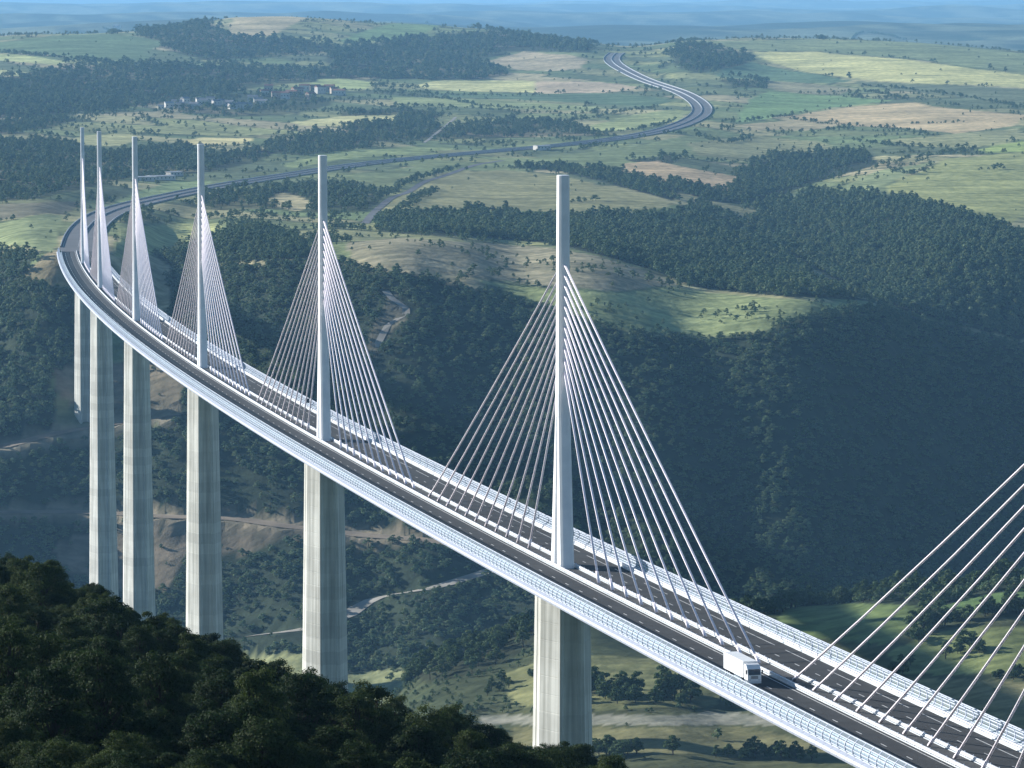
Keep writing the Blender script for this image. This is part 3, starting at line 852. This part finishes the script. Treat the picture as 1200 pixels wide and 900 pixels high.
PIERS = [(0, 77), (342, 111), (684, 136), (1026, 144), (1368, 221), (1710, 245), (2052, 94.5)]
for s, hgt in PIERS:
    top = -4.2; split = min(90.0, hgt*.62)
    p = br(s)
    zg = -SLOPE*s+top-hgt
    T = Matrix.Translation(Vector(br(s)-VO)) @ Matrix.Rotation(-s/RAD, 4, 'Z')

    def sc(d): return 1+.0025*d
    mb = MB(); rings = []
    d = split
    levels = [split]
    while d < hgt+12:
        d = min(d+4.0, hgt+12); levels.append(d)
    def full(d, ins=0.0):
        k = sc(d); h1 = [(x*k-ins*np.sign(x), y*k-ins*np.sign(y)) for x, y in section(9.0, 5.6, 6.0, 3.0, 1.1)][1:-1]
        h2 = [(-x, -y) for x, y in h1]
        return [(x, y, top-d) for x, y in (h1+h2)][::-1]
    for i, d in enumerate(levels):
        if 0 < i < len(levels)-1:
            rings += [full(d-.10), full(d-.05, .04), full(d+.05, .04), full(d+.10)]
        else: rings.append(full(d))
    mb.loft(rings[::-1])
    pier = mb.build("pier", M["concrete"], via, mat4=T)
    for sg in (1, -1):
        mb = MB(); rings = []
        gap0 = .3
        lv = list(np.arange(-.6, split, 4.0))+[split+.02]
        def col(d, ins=0.0):
            k = sc(max(d, 0)); g = gap0*(1-max(d, 0)/split)+.12
            h1 = [(x*k-ins*np.sign(x), y*k-ins*np.sign(y)) for x, y in section(9.0, 5.6, 6.0, 3.0, 1.1)]
            h1[0] = (g, h1[0][1]); h1[-1] = (g, h1[-1][1])
            return [(x*sg, y*sg, top-d) for x, y in h1][::-1]
        for i, d in enumerate(lv):
            if 0 < i < len(lv)-1: rings += [col(d-.10), col(d-.05, .04), col(d+.05, .04), col(d+.10)]
            else: rings.append(col(d))
        mb.loft(rings[::-1])
        mb.build("column", M["concrete"], pier)

# pylons with their stay cables
def octa(xc, a, b, c, z): return [(xc+a, b-c, z), (xc+a-c, b, z), (xc-a+c, b, z), (xc-a, b-c, z), (xc-a, -b+c, z), (xc-a+c, -b, z), (xc+a-c, -b, z), (xc+a, -b+c, z)]


for s, _h in PIERS:
    T = Matrix.Translation(Vector(br(s)-VO)) @ Matrix.Rotation(-s/RAD, 4, 'Z')
    mb = MB()
    mb.loft([octa(0, 2.15, 1.36, .5, 33.6), octa(0, 1.9, 1.3, .5, 45), octa(0, 1.7, 1.24, .48, 68), octa(0, 1.6, 1.18, .45, 86.9), octa(0, 1.5, 1.1, .42, 87.0)])
    py = mb.build("pylon", M["white_steel"], via, mat4=T)
    for sg in (1, -1):
        mb = MB()
        # each leg leans in towards the mast
        def leg(z):
            f_ = z/34.0; outer = 5.4*(1-f_)+2.1*f_; inner = max(.0, 1.1*(1-z/29.0))+.04
            return octa(sg*(outer+inner)/2, (outer-inner)/2, 1.55-.2*f_, .5, z)
        mb.loft([leg(z) for z in (-.2, 4, 10, 16, 22, 28, 34.0)])
        mb.build("leg", M["white_steel"], py)
    for sg in (1, -1):
        for k in range(11):
            dx = 35+12.5*k; hm = 46+2.2*k
            tp = Vector(br(s, 0, hm)); 
            bt = Vector(br(s+sg*dx, 0, .3))
            off = Vector(br(s)-VO)+Vector(VO)
            Ri = T.inverted() @ Matrix.Translation(-Vector(VO))
            mb = MB()
            # sag of a long stay
            for yo in (-.12, .12):
                pts = []
                for t in (0, .25, .5, .75, 1):
                    q = tp.lerp(bt, t)+Vector((0, yo, -4*.0045*dx*t*(1-t)))
                    pts.append(Ri @ q)
                mb.tube(pts, [.125]*5, 6)
                e = pts[-1]; g = (pts[-2]-e).normalized()
                mb.tube([e, e+g*3.0], [.24, .21], 6)
            mb.build("stay_cable", M["cable_white"], py, smooth=True)


# ------------------------------------------------------------------ lorry on the deck
def lorry(s, o):
    root = empty("lorry", br(s, o, .066))
    root.rotation_euler = (frame(s).to_euler())
    root.rotation_euler.rotate_axis('Z', math.pi)      # drives towards the camera
    tag(root, "white box lorry driving towards the camera on the near carriageway", "lorry")
    W = M["truck_white"]; D = M["dark_metal"]
    mb = MB(); z0, z1, hw_ = 1.15, 4.0, 1.27
    c = .06
    prof = [(-hw_, z0), (-hw_, z1-c), (-hw_+c, z1), (hw_-c, z1), (hw_, z1-c), (hw_, z0)]
    mb.loft([[(x, y, z) for y, z in prof] for x in (-8.3, 4.6)])
    body = mb.build("cargo_box", W, root)
    mb = MB()
    for y in (-1.29, 1.29): mb.box((-1.85, y, 1.2), (12.8, .05, .18)); mb.box((-1.85, y, 3.92), (12.8, .05, .14))
    for x in (-8.28, 4.58):
        for y in (-1.29, 1.29): mb.box((x, y, 2.6), (.10, .06, 2.6))
    mb.build("box_frame", M["white_steel"], body)
    mb = MB(); mb.box((-1.5, 0, 1.0), (13.2, 1.0, .26)); mb.build("chassis", D, root)
    # cab
    mb = MB(); w = 1.24
    pr = [(5.0, 1.0), (5.0, 3.35), (5.35, 3.75), (6.2, 3.62), (7.05, 2.95), (7.3, 1.9), (7.38, .75), (5.2, .75)]
    mb.loft([[(x, y, z) for x, z in pr] for y in (-w, w)])
    cab = mb.build("cab", W, root)
    mb = MB()
    mb.add([(7.065, -1.08, 2.92), (7.315, -1.12, 1.92), (7.315, 1.12, 1.92), (7.065, 1.08, 2.92)], [(0, 1, 2, 3)])
    mb.add([(7.085, -1.08, 2.92), (7.335, -1.12, 1.92), (7.335, 1.12, 1.92), (7.085, 1.08, 2.92)], [(0, 1, 2, 3)])
    mb.build("windscreen", M["glass_dark"], cab)
    for y in (-1, 1):
        mb = MB(); mb.box((6.45, y*1.252, 2.35), (1.0, .02, .8)); mb.build("side_window", M["glass_dark"], cab)
        mb = MB(); mb.box((7.39, y*.85, 1.05), (.06, .42, .22)); mb.build("headlight", M["lamp_glass"], cab)
        mb = MB(); mb.box((7.2, y*1.48, 2.45), (.14, .22, .75)); mb.box((7.1, y*1.33, 2.75), (.05, .3, .05)); mb.build("mirror", D, cab)
        mb = MB(); mb.box((.6, y*1.2, .75), (4.6, .06, .55)); mb.build("side_guard", M["girder"], root)
    mb = MB()
    for k in range(4): mb.box((7.37, 0, 1.3+.13*k), (.05, 1.3, .07))
    mb.build("grille", D, cab)
    mb = MB(); mb.box((7.42, 0, .62), (.16, 2.4, .36)); mb.build("bumper", M["girder"], cab)
    for x in (6.3, 3.4, -4.6, -5.9, -7.2):
        for y in (-1.05, 1.05):
            mb = MB(); mb.tube([(x, y-.16, .52), (x, y+.16, .52)], [.52, .52], 18); wh = mb.build("wheel", M["rubber"], root)
            mb = MB(); mb.tube([(x, y-.18, .52), (x, y+.18, .52)], [.28, .28], 14); mb.build("rim", M["girder"], wh)
    return root


lorry(163.5, 8.35)

# small dark boards beyond the far screen
for i, (s, o_, lb) in enumerate(((398, -12.9, "small dark board at the far screen beside the nearest full mast"), (812, -12.9, "small dark board at the far screen between second and third masts"))):
    mb = MB(); mb.box((0, 0, 2.3), (.12, 1.5, 1.5)); T = frame(s, o_, .2)
    r = empty("sign_board", br(s, o_, .2)); tag(r, lb, "sign")
    mb.build("panel", M["dark_metal"], r)
    mb = MB(); mb.box((.1, 0, 1.2), (.1, .1, 2.4)); mb.build("post", M["girder"], r)


# ------------------------------------------------------------------ trees
def leaf_cloud(rs, centers, radii, n, size, flat=.75, jit=.5):
    """leaf faces spread over the outer part of several clumps"""
    k = rs.choice(len(centers), n, p=radii**2/np.sum(radii**2))
    d = rs.normal(size=(n, 3)); d /= np.linalg.norm(d, axis=1)[:, None]
    d[:, 2] = np.where(d[:, 2] < -.3, -d[:, 2]*.6, d[:, 2])
    r = radii[k]*(1-.55*rs.random(n)**2)*(.85+.3*rs.random(n))
    p = centers[k]+d*r[:, None]*np.array([1, 1, flat])
    nrm = d+rs.normal(size=(n, 3))*jit; nrm[:, 2] += .25; nrm /= np.linalg.norm(nrm, axis=1)[:, None]
    a = np.cross(nrm, rs.normal(size=(n, 3))); a /= np.linalg.norm(a, axis=1)[:, None]
    b = np.cross(nrm, a)
    s = size*(.6+.8*rs.random(n))[:, None]
    V = np.stack([p-a*s-b*s*.35, p+a*s*.2-b*s*.7+nrm*s*.15, p+a*s-b*s*.1, p-a*s*.1+b*s*.75+nrm*s*.2], 1).reshape(-1, 3)
    F = np.arange(n*4).reshape(n, 4)
    return V, F


def make_tree(seed, h, wid, nclump, nleaf, size, mats, trunk_n=6, jit=.5, cr=1.0):
    rs = np.random.default_rng(seed)
    tb = MB(); th = h*.36
    lean = rs.normal(size=2)*.04*h
    tb.tube([(0, 0, -1.2), (lean[0]*.3, lean[1]*.3, th*.5), (lean[0], lean[1], th), (lean[0]*1.2, lean[1]*1.2, h*.7)], [h*.032, h*.026, h*.02, h*.008], trunk_n)
    cs, rr = [], []
    for k in range(nclump):
        ang = k*2.4+rs.random()*.9
        lev = (k+.5)/nclump
        rad = wid*(1-.75*max(0, lev-.25))*(.35+.65*rs.random()**.5)*.72
        if k == nclump-1: rad = 0
        c = (lean[0]+rad*math.cos(ang), lean[1]+rad*math.sin(ang), h*(.30+.58*lev)+rs.normal()*.04*h)
        r = wid*(.30+.2*rs.random())*(1.05-.35*lev)
        cs.append(c); rr.append(r)
        b = (lean[0]*.8, lean[1]*.8, max(th*.5, c[2]-.35*h))
        tb.tube([b, tuple((np.array(b)*.4+np.array(c)*.6)+[0, 0, -.04*h]), c], [h*.009, h*.006, h*.002], 4, cap=False)
    V, F = leaf_cloud(rs, np.array(cs), np.array(rr)*cr, nleaf, size, .75, jit)
    return tb.data("trunk", mats[0]), mesh("crown", V, F, mats[1])


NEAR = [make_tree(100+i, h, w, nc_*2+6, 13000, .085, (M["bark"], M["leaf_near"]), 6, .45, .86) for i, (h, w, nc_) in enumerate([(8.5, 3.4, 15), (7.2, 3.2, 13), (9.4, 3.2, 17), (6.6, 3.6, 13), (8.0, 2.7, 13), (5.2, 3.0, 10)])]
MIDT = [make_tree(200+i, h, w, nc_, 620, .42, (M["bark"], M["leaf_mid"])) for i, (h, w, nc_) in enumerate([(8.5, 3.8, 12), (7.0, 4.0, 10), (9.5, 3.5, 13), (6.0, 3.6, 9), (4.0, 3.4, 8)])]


def far_tree(seed, h, w, n, size):
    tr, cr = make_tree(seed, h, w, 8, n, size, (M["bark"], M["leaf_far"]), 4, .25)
    v1 = np.array([v.co for v in tr.vertices]); f1 = [tuple(p.vertices) for p in tr.polygons][:12]
    v2 = np.array([v.co for v in cr.vertices]); f2 = [tuple(p.vertices) for p in cr.polygons]
    b = len(v1)
    me = mesh("forest_tree", np.vstack([v1, v2]), f1+[tuple(i+b for i in f) for f in f2], [M["bark"], M["leaf_far"]], False, [0]*len(f1)+[1]*len(f2))
    return me


protos = bpy.data.collections.new("forest_tree_kinds")
for i, (h, w) in enumerate([(9, 4.2), (8, 4.5), (10, 4.0), (7, 4.4), (8.5, 3.6)]):
    o = bpy.data.objects.new("forest_tree_%s" % "abcde"[i], far_tree(300+i, h, w, 210, .66)); protos.objects.link(o)


def scatter(name, label, pts, rot, scl, idx, cat="forest", kinds=None):
    me = bpy.data.meshes.new(name)
    n = len(pts)
    me.vertices.add(n); me.vertices.foreach_set("co", np.asarray(pts, np.float32).ravel())
    for nm, tp, dat in (("rot", 'FLOAT', rot), ("scl", 'FLOAT_VECTOR', scl), ("idx", 'INT', idx)):
        a = me.attributes.new(nm, tp, 'POINT')
        a.data.foreach_set("vector" if tp == 'FLOAT_VECTOR' else "value", np.asarray(dat, np.int32 if tp == 'INT' else np.float32).ravel())
    o = link(name, me)
    ng = bpy.data.node_groups.new(name, 'GeometryNodeTree')
    ng.interface.new_socket("Geometry", in_out='INPUT', socket_type='NodeSocketGeometry')
    ng.interface.new_socket("Geometry", in_out='OUTPUT', socket_type='NodeSocketGeometry')
    gi = ng.nodes.new("NodeGroupInput"); go = ng.nodes.new("NodeGroupOutput")
    ip = ng.nodes.new("GeometryNodeInstanceOnPoints"); ci = ng.nodes.new("GeometryNodeCollectionInfo")
    ci.inputs["Collection"].default_value = kinds or protos; ci.inputs["Separate Children"].default_value = True; ci.inputs["Reset Children"].default_value = True
    L = ng.links.new
    def attr(nm, tp):
        a = ng.nodes.new("GeometryNodeInputNamedAttribute"); a.data_type = tp; a.inputs["Name"].default_value = nm
        return [q for q in a.outputs if q.enabled and q.name == "Attribute"][0]
    cx = ng.nodes.new("ShaderNodeCombineXYZ")
    L(attr("rot", 'FLOAT'), cx.inputs[2])
    L(gi.outputs[0], ip.inputs["Points"]); L(ci.outputs[0], ip.inputs["Instance"])
    ip.inputs["Pick Instance"].default_value = True
    L(attr("idx", 'INT'), ip.inputs["Instance Index"]); L(cx.outputs[0], ip.inputs["Rotation"]); L(attr("scl", 'FLOAT_VECTOR'), ip.inputs["Scale"])
    L(ip.outputs[0], go.inputs[0])
    md = o.modifiers.new("trees", 'NODES'); md.node_group = ng
    return tag(o, label, cat, kind="stuff")


def near_road(x, y, extra):
    m = np.zeros(len(x), bool)
    for pl, w, _s in ROADS:
        for k in range(0, len(pl)-1):
            p, q = pl[k, :2], pl[k+1, :2]; e = q-p
            sel = np.abs(x-p[0]) + np.abs(y-p[1]) < 80+np.abs(e).sum()
            if not sel.any(): continue
            X = np.stack([x[sel], y[sel]], 1); t = np.clip(((X-p) @ e)/(e @ e), 0, 1)
            dd = np.hypot(*(X-(p+t[:, None]*e)).T)
            i = np.nonzero(sel)[0][dd < w+extra]; m[i] = True
    return m


def near_pier(x, y):
    m = np.zeros(len(x), bool)
    for s, _h in PIERS:
        p = br(s); m |= np.hypot(x-p[0], y-p[1]) < 20
    return m


cand = []
for d0, d1, sp in ((1250, 1950, 4.6), (1950, 3400, 4.6), (3400, 6000, 6.6), (6000, 9800, 10.5)):
    bw = .165
    n = int(bw*(d1*d1-d0*d0)/(sp*sp))
    D = np.sqrt(RNG.random(n)*(d1*d1-d0*d0)+d0*d0); b = YAW+(RNG.random(n)*2-1)*bw
    cand.append(np.stack([CAM[0]+D*np.cos(b), CAM[1]+D*np.sin(b), np.full(n, max(1.0, sp/6.6)), D], 1))
cand = np.vstack(cand)
cz = height(cand[:, 0], cand[:, 1])
cp = project(np.stack([cand[:, 0], cand[:, 1], cz], 1))
cpx = np.clip(cp[:, 0], 2, 1198); cpy = cp[:, 1]
broad = np.where(cand[:, 3] > 2700, vnoise(cand[:, 0], cand[:, 1], 230, 43), 0)
keep = np.zeros(len(cand)); hsc = np.ones(len(cand))
clump = vnoise(cand[:, 0], cand[:, 1], 60, 41)+.6*vnoise(cand[:, 0], cand[:, 1], 25, 42)
keep[:] = np.where(cand[:, 3] > 1950, np.where(clump > .33, .30, .010), np.where(cpx < 640, np.where(clump > -.05, .45, .10), np.where(cpx < 870, np.where(clump > .2, .2, .02), .008)))
hsc[:] = np.where(cand[:, 3] > 1950, .55, .32)
_a, _b, cb = parcels(cand[:, 0], cand[:, 1])
keep[(cb < .045) & (cand[:, 3] > 2600) & (vnoise(cand[:, 0], cand[:, 1], 120, 71) > -.12)] = .55
zone = np.zeros(len(cand), np.int32)
for i, (fo, kp, hs) in enumerate(FORESTS):
    k = inpoly(np.clip(cpx+clump*14+broad*26, 2, 1198), cpy+clump*4+broad*7, fo)
    keep[k] = np.clip(kp+np.where(clump[k] > -.15, .05, -.25)*(1 if kp < .9 else .4), 0, 1); hsc[k] = hs; zone[k] = i+1
    if i in (18, 19): keep[k & (cand[:, 3] < 1950)] = .6; hsc[k & (cand[:, 3] < 1950)] = .55
for nm, lb, col, poly in FIELDS:
    k = inpoly(cpx, cpy, poly) & ((cand[:, 3] < 1950) if poly[0][1] > 640 else (cand[:, 3] > 1950))
    keep[k] = .004 if nm != "bare_slope" else .05; hsc[k] = .45; zone[k] = 0
    if "terraced" in lb or "pasture tongue" in lb or "ravine" in lb: keep[k] = np.where(clump[k] > .3, .16, .01)
sel = (RNG.random(len(cand)) < keep) & ~near_road(cand[:, 0], cand[:, 1], 3.0) & ~near_pier(cand[:, 0], cand[:, 1])
c = cand[sel]; z = cz[sel]; h = hsc[sel]; zn = zone[sel]
sc_ = h*(.55+.85*RNG.random(len(c))**1.3)*np.where(c[:, 2] > 1.5, 1.15, 1.0)
wide = (1+.25*(c[:, 2]-1))*np.where(np.isin(zn, (19, 20)), 1.35, 1.0)
SCL = np.stack([sc_*wide, sc_*wide, sc_*(.85+.3*RNG.random(len(c)))], 1)
P3 = np.stack([c[:, 0], c[:, 1], z-.3*h], 1)
slope_ids = [19, 20]
groups = [("slope_forest", "dense dark wood covering the shaded valley slope", np.isin(zn, slope_ids)),
          ("plateau_woods", "woods and copses scattered over the plateau and ravine", (zn > 0) & ~np.isin(zn, slope_ids)),
          ("field_shrubs", "scattered bushes between the plateau fields", zn == 0)]
for nm, lb, k in groups:
    if k.sum(): scatter(nm, lb, P3[k], RNG.random(k.sum())*6.28, SCL[k], RNG.integers(0, 5, k.sum()))

# hedges along lanes and plots
HEDGES = [[(0, 62), (60, 67), (130, 74)], [(130, 40), (165, 36), (200, 34)], [(395, 106), (480, 108), (520, 112), (640, 112)], [(470, 112), (520, 116), (560, 124), (620, 128), (690, 128)], [(640, 146), (700, 138), (740, 130), (770, 126)],
          [(462, 124), (540, 127), (600, 131), (660, 133)], [(430, 100), (470, 104), (500, 104)], [(865, 144), (920, 137), (925, 135)], [(925, 140), (1000, 148), (1060, 152)], [(880, 155), (950, 155), (1000, 150)],
          [(1060, 146), (1095, 145), (1128, 144)], [(1010, 100), (1080, 107), (1130, 114), (1200, 126)], [(1040, 192), (1080, 185), (1140, 174)], [(1000, 165), (1060, 172), (1140, 174)], [(900, 97), (880, 92), (846, 88)], [(940, 110), (1010, 108), (1060, 116)],
          [(600, 196), (660, 200), (720, 212), (770, 228), (800, 236)], [(436, 238), (470, 220), (520, 202), (560, 193)], [(448, 258), (480, 240), (510, 222)], [(1045, 200), (1070, 205), (1090, 198)], [(1150, 200), (1175, 198)], [(670, 238), (690, 236), (705, 234)],
          [(540, 330), (570, 320), (595, 325)], [(700, 322), (760, 330), (800, 335)], [(690, 365), (720, 368)], [(320, 62), (340, 56), (380, 55)], [(500, 27), (520, 26), (560, 32), (620, 44)], [(960, 46), (1000, 45), (1060, 47)], [(140, 37), (120, 33)],
          [(300, 176), (360, 170), (420, 160)], [(200, 172), (260, 172), (300, 170)], [(150, 180), (170, 184)], [(820, 160), (850, 168), (880, 160)], [(990, 114), (1040, 116)], [(700, 157), (760, 150), (800, 140)]]
hp_, hs_ = [], []
for pl in HEDGES:
    g = resample([ground_at(*p, 2300) for p in pl], 5.0)
    for q in g:
        if random.random() < .22: continue
        x, y = q[0]+random.gauss(0, 2.5), q[1]+random.gauss(0, 2.5)
        hp_.append((x, y)); hs_.append(random.choice((.4, .5, .6, .85)) if q[0] < 5500 else random.choice((.6, .8, 1.1)))
hp_ = np.array(hp_); hs_ = np.array(hs_)
k = ~near_road(hp_[:, 0], hp_[:, 1], 2.0); hp_ = hp_[k]; hs_ = hs_[k]
scatter("hedgerows", "dotted dark hedgerows between the plateau fields", np.column_stack([hp_, height(hp_[:, 0], hp_[:, 1])-.3]), RNG.random(len(hp_))*6.28, np.stack([hs_*1.1, hs_*1.1, hs_*.9], 1), RNG.integers(0, 5, len(hp_)), "hedge")


def plant(kind, x, y, z, sc, label, group, name):
    tr, cr = kind
    r = empty(name, (x, y, z), random.random()*6.28)
    k = sc*random.uniform(.9, 1.1); r.scale = (k, k, sc)
    tag(r, label, "tree", group)
    link("trunk", tr, r); link("crown", cr, r)
    return r


# wooded hilltop below the camera
fg = []
tries = 0
while len(fg) < 345 and tries < 60000:
    tries += 1
    D = math.sqrt(random.uniform(195**2, 455**2)); px = random.uniform(-70, 760)
    x, y = polar(D, px); z = float(height(np.array([x]), np.array([y]))[0])
    if any((x-a)**2+(y-b)**2 < 2.5**2 for a, b, *_ in fg): continue
    fg.append((x, y, z, D, px))
# keep only what shows against the outline of the hill in the photograph
LINE_X = [-80, 0, 60, 130, 210, 300, 400, 480, 560, 620, 700, 745, 800]
LINE_Y = [610, 642, 660, 700, 732, 768, 790, 800, 835, 870, 868, 905, 930]
n_fg = 0
for x, y, z, D, px in fg:
    kind = random.choice(NEAR)
    hz2 = max(v.co.z for v in kind[1].vertices) if "mz" not in kind[1] else kind[1]["mz"]
    kind[1]["mz"] = hz2
    sc = random.uniform(.5, .85)
    topy = project(np.array([[x, y, z+hz2*sc]]))[0, 1]
    lim = np.interp(px, LINE_X, LINE_Y)
    if topy < lim-6:
        zt = CAM[2]+pray(px, lim-random.uniform(-14, 8))[2]*D
        sc = (zt-z)/hz2
        if sc < .36: continue
    if topy > 985: continue
    ty = project(np.array([[x, y, z+hz2*sc]]))[0, 1]-np.interp(px, LINE_X, LINE_Y)
    where = "on the skyline of" if ty < 45 else ("midway down" if ty < 130 else "low in")
    beside = ["at the far left edge", "below the two leftmost tall piers", "below the fourth mast", "below the pier of the second mast", "left of the nearest pier", "around the foot of the nearest pier"][int(np.digitize(px, (90, 200, 300, 430, 580)))]
    plant(kind, x, y, z-.2, sc, "tree %s the foreground canopy %s" % (where, beside), "foreground trees %s the canopy %s" % (where, beside), "broadleaf_tree"); n_fg += 1
print("foreground trees", n_fg)
# the low scrub between them, too dense to count
scrub = bpy.data.collections.new("scrub_kinds")
for i in range(4):
    scrub.objects.link(bpy.data.objects.new("scrub_%s" % "abcd"[i], NEAR[(0, 1, 3, 5)[i]][1]))
n = 5200
D = np.sqrt(RNG.random(n)*(480**2-140**2)+140**2); pxs = RNG.random(n)*900-130
b = YAW-np.arctan((pxs-600)/FPX)
ux = CAM[0]+D*np.cos(b); uy = CAM[1]+D*np.sin(b); uz = height(ux, uy)
hs_u = .26+.22*RNG.random(n)
ut = project(np.stack([ux, uy, uz+hs_u*8], 1))[:, 1]
k = (ut > np.interp(pxs, LINE_X, LINE_Y)-4) & (ut < 1010)
scatter("undergrowth", "dense low scrub between the foreground trees at lower left", np.stack([ux, uy, uz-hs_u*2.4], 1)[k], RNG.random(k.sum())*6.28, np.stack([hs_u*1.15, hs_u*1.15, hs_u], 1)[k], RNG.integers(0, 4, k.sum()), "scrub", scrub)

# trees of the near spur: rows and copses seen past the deck
ROWS = [  # polyline, count, spread, scale, label
 ([(858, 705), (900, 698), (940, 690), (985, 690)], 26, 7, .85, "tree in the belt along the ridge beyond the deck"),
 ([(985, 700), (1040, 690), (1100, 684), (1150, 672), (1200, 662)], 34, 8, .95, "tree in the tall belt behind the right hand cables"),
 ([(1085, 738), (1110, 732), (1150, 722), (1200, 716)], 18, 4, .95, "tree in the dark hedge between the two right fields"),
 ([(1070, 758), (1085, 745), (1095, 738)], 7, 3, .7, "bush climbing the edge of the striped green field"),
 ([(1105, 770), (1120, 765), (1145, 762)], 7, 3, .75, "bush in the small clump behind the right cables"),
 ([(1040, 790), (1060, 780)], 5, 3, .6, "bush beside the far screen under the right field"),
 ([(1165, 795), (1200, 792)], 6, 3, .6, "bush in the low hedge at the right edge"),
 ([(690, 812), (720, 818), (760, 815), (800, 820), (832, 826)], 30, 6, .95, "dark tree in the row above the gravel flat"),
 ([(690, 887), (760, 886), (850, 888), (960, 890)], 24, 3, .7, "bush in the low hedge along the bottom edge"),
 ([(480, 790), (520, 765), (560, 748), (620, 722)], 36, 9, .95, "tree on the small ridge left of the nearest pier"),
 ([(540, 785), (580, 765), (615, 745), (618, 735)], 24, 9, .8, "tree on the slope between ridge and nearest pier"),
 ([(560, 815), (600, 800), (640, 790)], 8, 6, .5, "shrub on the rough ground left of the nearest pier"),
]
def spur_at(px, py):
    for k in range(60):
        g = ground_at(px, py+2*k, 1250)
        if math.hypot(g[0]-CAM[0], g[1]-CAM[1]) < 1880: return g
    return g


nm_ = 0
for pl, n, spd, sc, lb in ROWS:
    g = resample([spur_at(*p) for p in pl], 4.0)
    n = int(n*1.35)
    for k in range(n):
        q = g[random.randrange(len(g))]
        x, y = q[0]+random.gauss(0, spd*1.3), q[1]+random.gauss(0, spd*.8)
        z = float(height(np.array([x]), np.array([y]))[0])
        plant(random.choice(MIDT), x, y, z-.2, sc*1.2*random.uniform(.7, 1.2), lb, "trees: "+lb, "field_tree" if sc > .75 else "bush"); nm_ += 1
LONE = [(557, 247, 1.0, "left one of two lone round trees in the olive field"), (593, 248, 1.2, "right one of two lone round trees in the olive field"),
        (995, 92, 1.3, "lone tree at the lower edge of brightest yellow field"), (1160, 82, 1.3, "lone tree on the skyline field near right edge"), (1178, 85, 1.2, "smaller lone tree by another near right edge"),
        (884, 366, .7, "lone bush on the pale pasture tongue"), (1033, 356, .8, "pale pointed tree at the tip of pasture tongue")]
for px, py, sc, lb in LONE:
    g = ground_at(px, py, 2200)
    plant(MIDT[0 if sc > .9 else 3], *g, sc, lb, None, "lone_tree")
print("mid trees", nm_)

# ------------------------------------------------------------------ houses of the far village and the highway building
M["render_white"] = simple_mat("house_render", (.58, .56, .51), (.48, .46, .42), .3, .9)
M["render_tan"] = simple_mat("house_stone", (.42, .36, .28), (.34, .29, .23), .3, .9)
M["tile_red"] = simple_mat("roof_tile", (.33, .17, .11), (.25, .13, .09), .4, .9)
M["tile_grey"] = simple_mat("roof_slate", (.24, .24, .25), (.18, .18, .19), .4, .8)
M["shed_roof"] = simple_mat("shed_roof", (.36, .37, .38), (.30, .31, .32), .2, .6)


def house(px, py, L, Wd, H, wall, roof, label, group=None, name="house", flat=False):
    g = ground_at(px, py, 2500)
    r = empty(name, g, random.uniform(-.6, .6)); tag(r, label, "house" if name == "house" else "building", group)
    mb = MB(); mb.box((0, 0, H/2-.6), (Wd, L, H+1.2)); w = mb.build("wall", wall, r)
    rh = .6 if flat else Wd*.26
    mb = MB(); a, b = Wd/2+.4, L/2+.4
    mb.add([(-a, -b, H+.02), (a, -b, H+.02), (a, b, H+.02), (-a, b, H+.02), (0, -b, H+rh), (0, b, H+rh)], [(0, 4, 5, 3), (1, 2, 5, 4), (0, 1, 4), (2, 3, 5), (0, 3, 2, 1)])
    mb.build("roof", roof, r)
    nw = max(2, int(L/4))
    for k in range(nw):
        y = -L/2+(k+.5)*L/nw
        mb = MB(); mb.box((-Wd/2-.02, y, H*.55), (.06, 1.1, 1.4)); mb.build("window", M["glass_dark"], w)


for i in range(13): house(310+i*7.5+random.uniform(-3, 3), 106+random.uniform(0, 10), random.uniform(10, 18), 9, random.uniform(6, 10), M["render_tan" if i % 3 else "render_white"], M["tile_red"], "reddish roofed house in the far village left of centre", "red roofed village houses")
for i in range(16): house(205+i*7+random.uniform(-3, 3), 117+random.uniform(0, 11), random.uniform(9, 15), 9, random.uniform(5, 8), M["render_white"], M["tile_grey"], "pale house among trees in the scattered far hamlet", "pale hamlet houses")
house(198, 127, 11, 8, 7, M["render_white"], M["shed_roof"], "tall white farmhouse left of the hamlet")
house(189, 128, 8, 7, 4, M["render_white"], M["shed_roof"], "low white annexe left of the tall farmhouse")
house(137, 33, 22, 10, 8, M["render_white"], M["tile_grey"], "white farmhouse on the far left crest")
house(635, 176, 18, 10, 5, M["render_white"], M["shed_roof"], "white building beside the highway at plateau centre", name="roadside_building", flat=True)
house(170, 212, 20, 14, 4, M["render_white"], M["shed_roof"], "white walled shed behind the third mast", name="shed", flat=True)
house(188, 211, 26, 14, 4, M["render_white"], M["shed_roof"], "wide grey roofed shed behind the third mast", name="shed", flat=True)
house(203, 206, 16, 12, 4, M["render_white"], M["shed_roof"], "smaller pale shed right of the wide shed", name="shed", flat=True)

# ------------------------------------------------------------------ haze
mb = MB(); mb.box((0, 0, (-420+175)/2), (190000, 190000, 595))
hm = bpy.data.materials.new("haze_air"); hm.use_nodes = True
nt = hm.node_tree; nt.nodes.remove(nt.nodes["Principled BSDF"])
pv = nt.nodes.new("ShaderNodeVolumePrincipled")
pv.inputs["Color"].default_value = (*HAZE_COLOR, 1)
pv.inputs["Density"].default_value = HAZE_DENSITY
pv.inputs["Anisotropy"].default_value = .1
pv.inputs["Density Attribute"].default_value = ""
nt.links.new(pv.outputs[0], nt.nodes["Material Output"].inputs["Volume"])
tag(mb.build("haze", hm), "thin blue haze in the air over the whole landscape", "haze", kind="stuff")
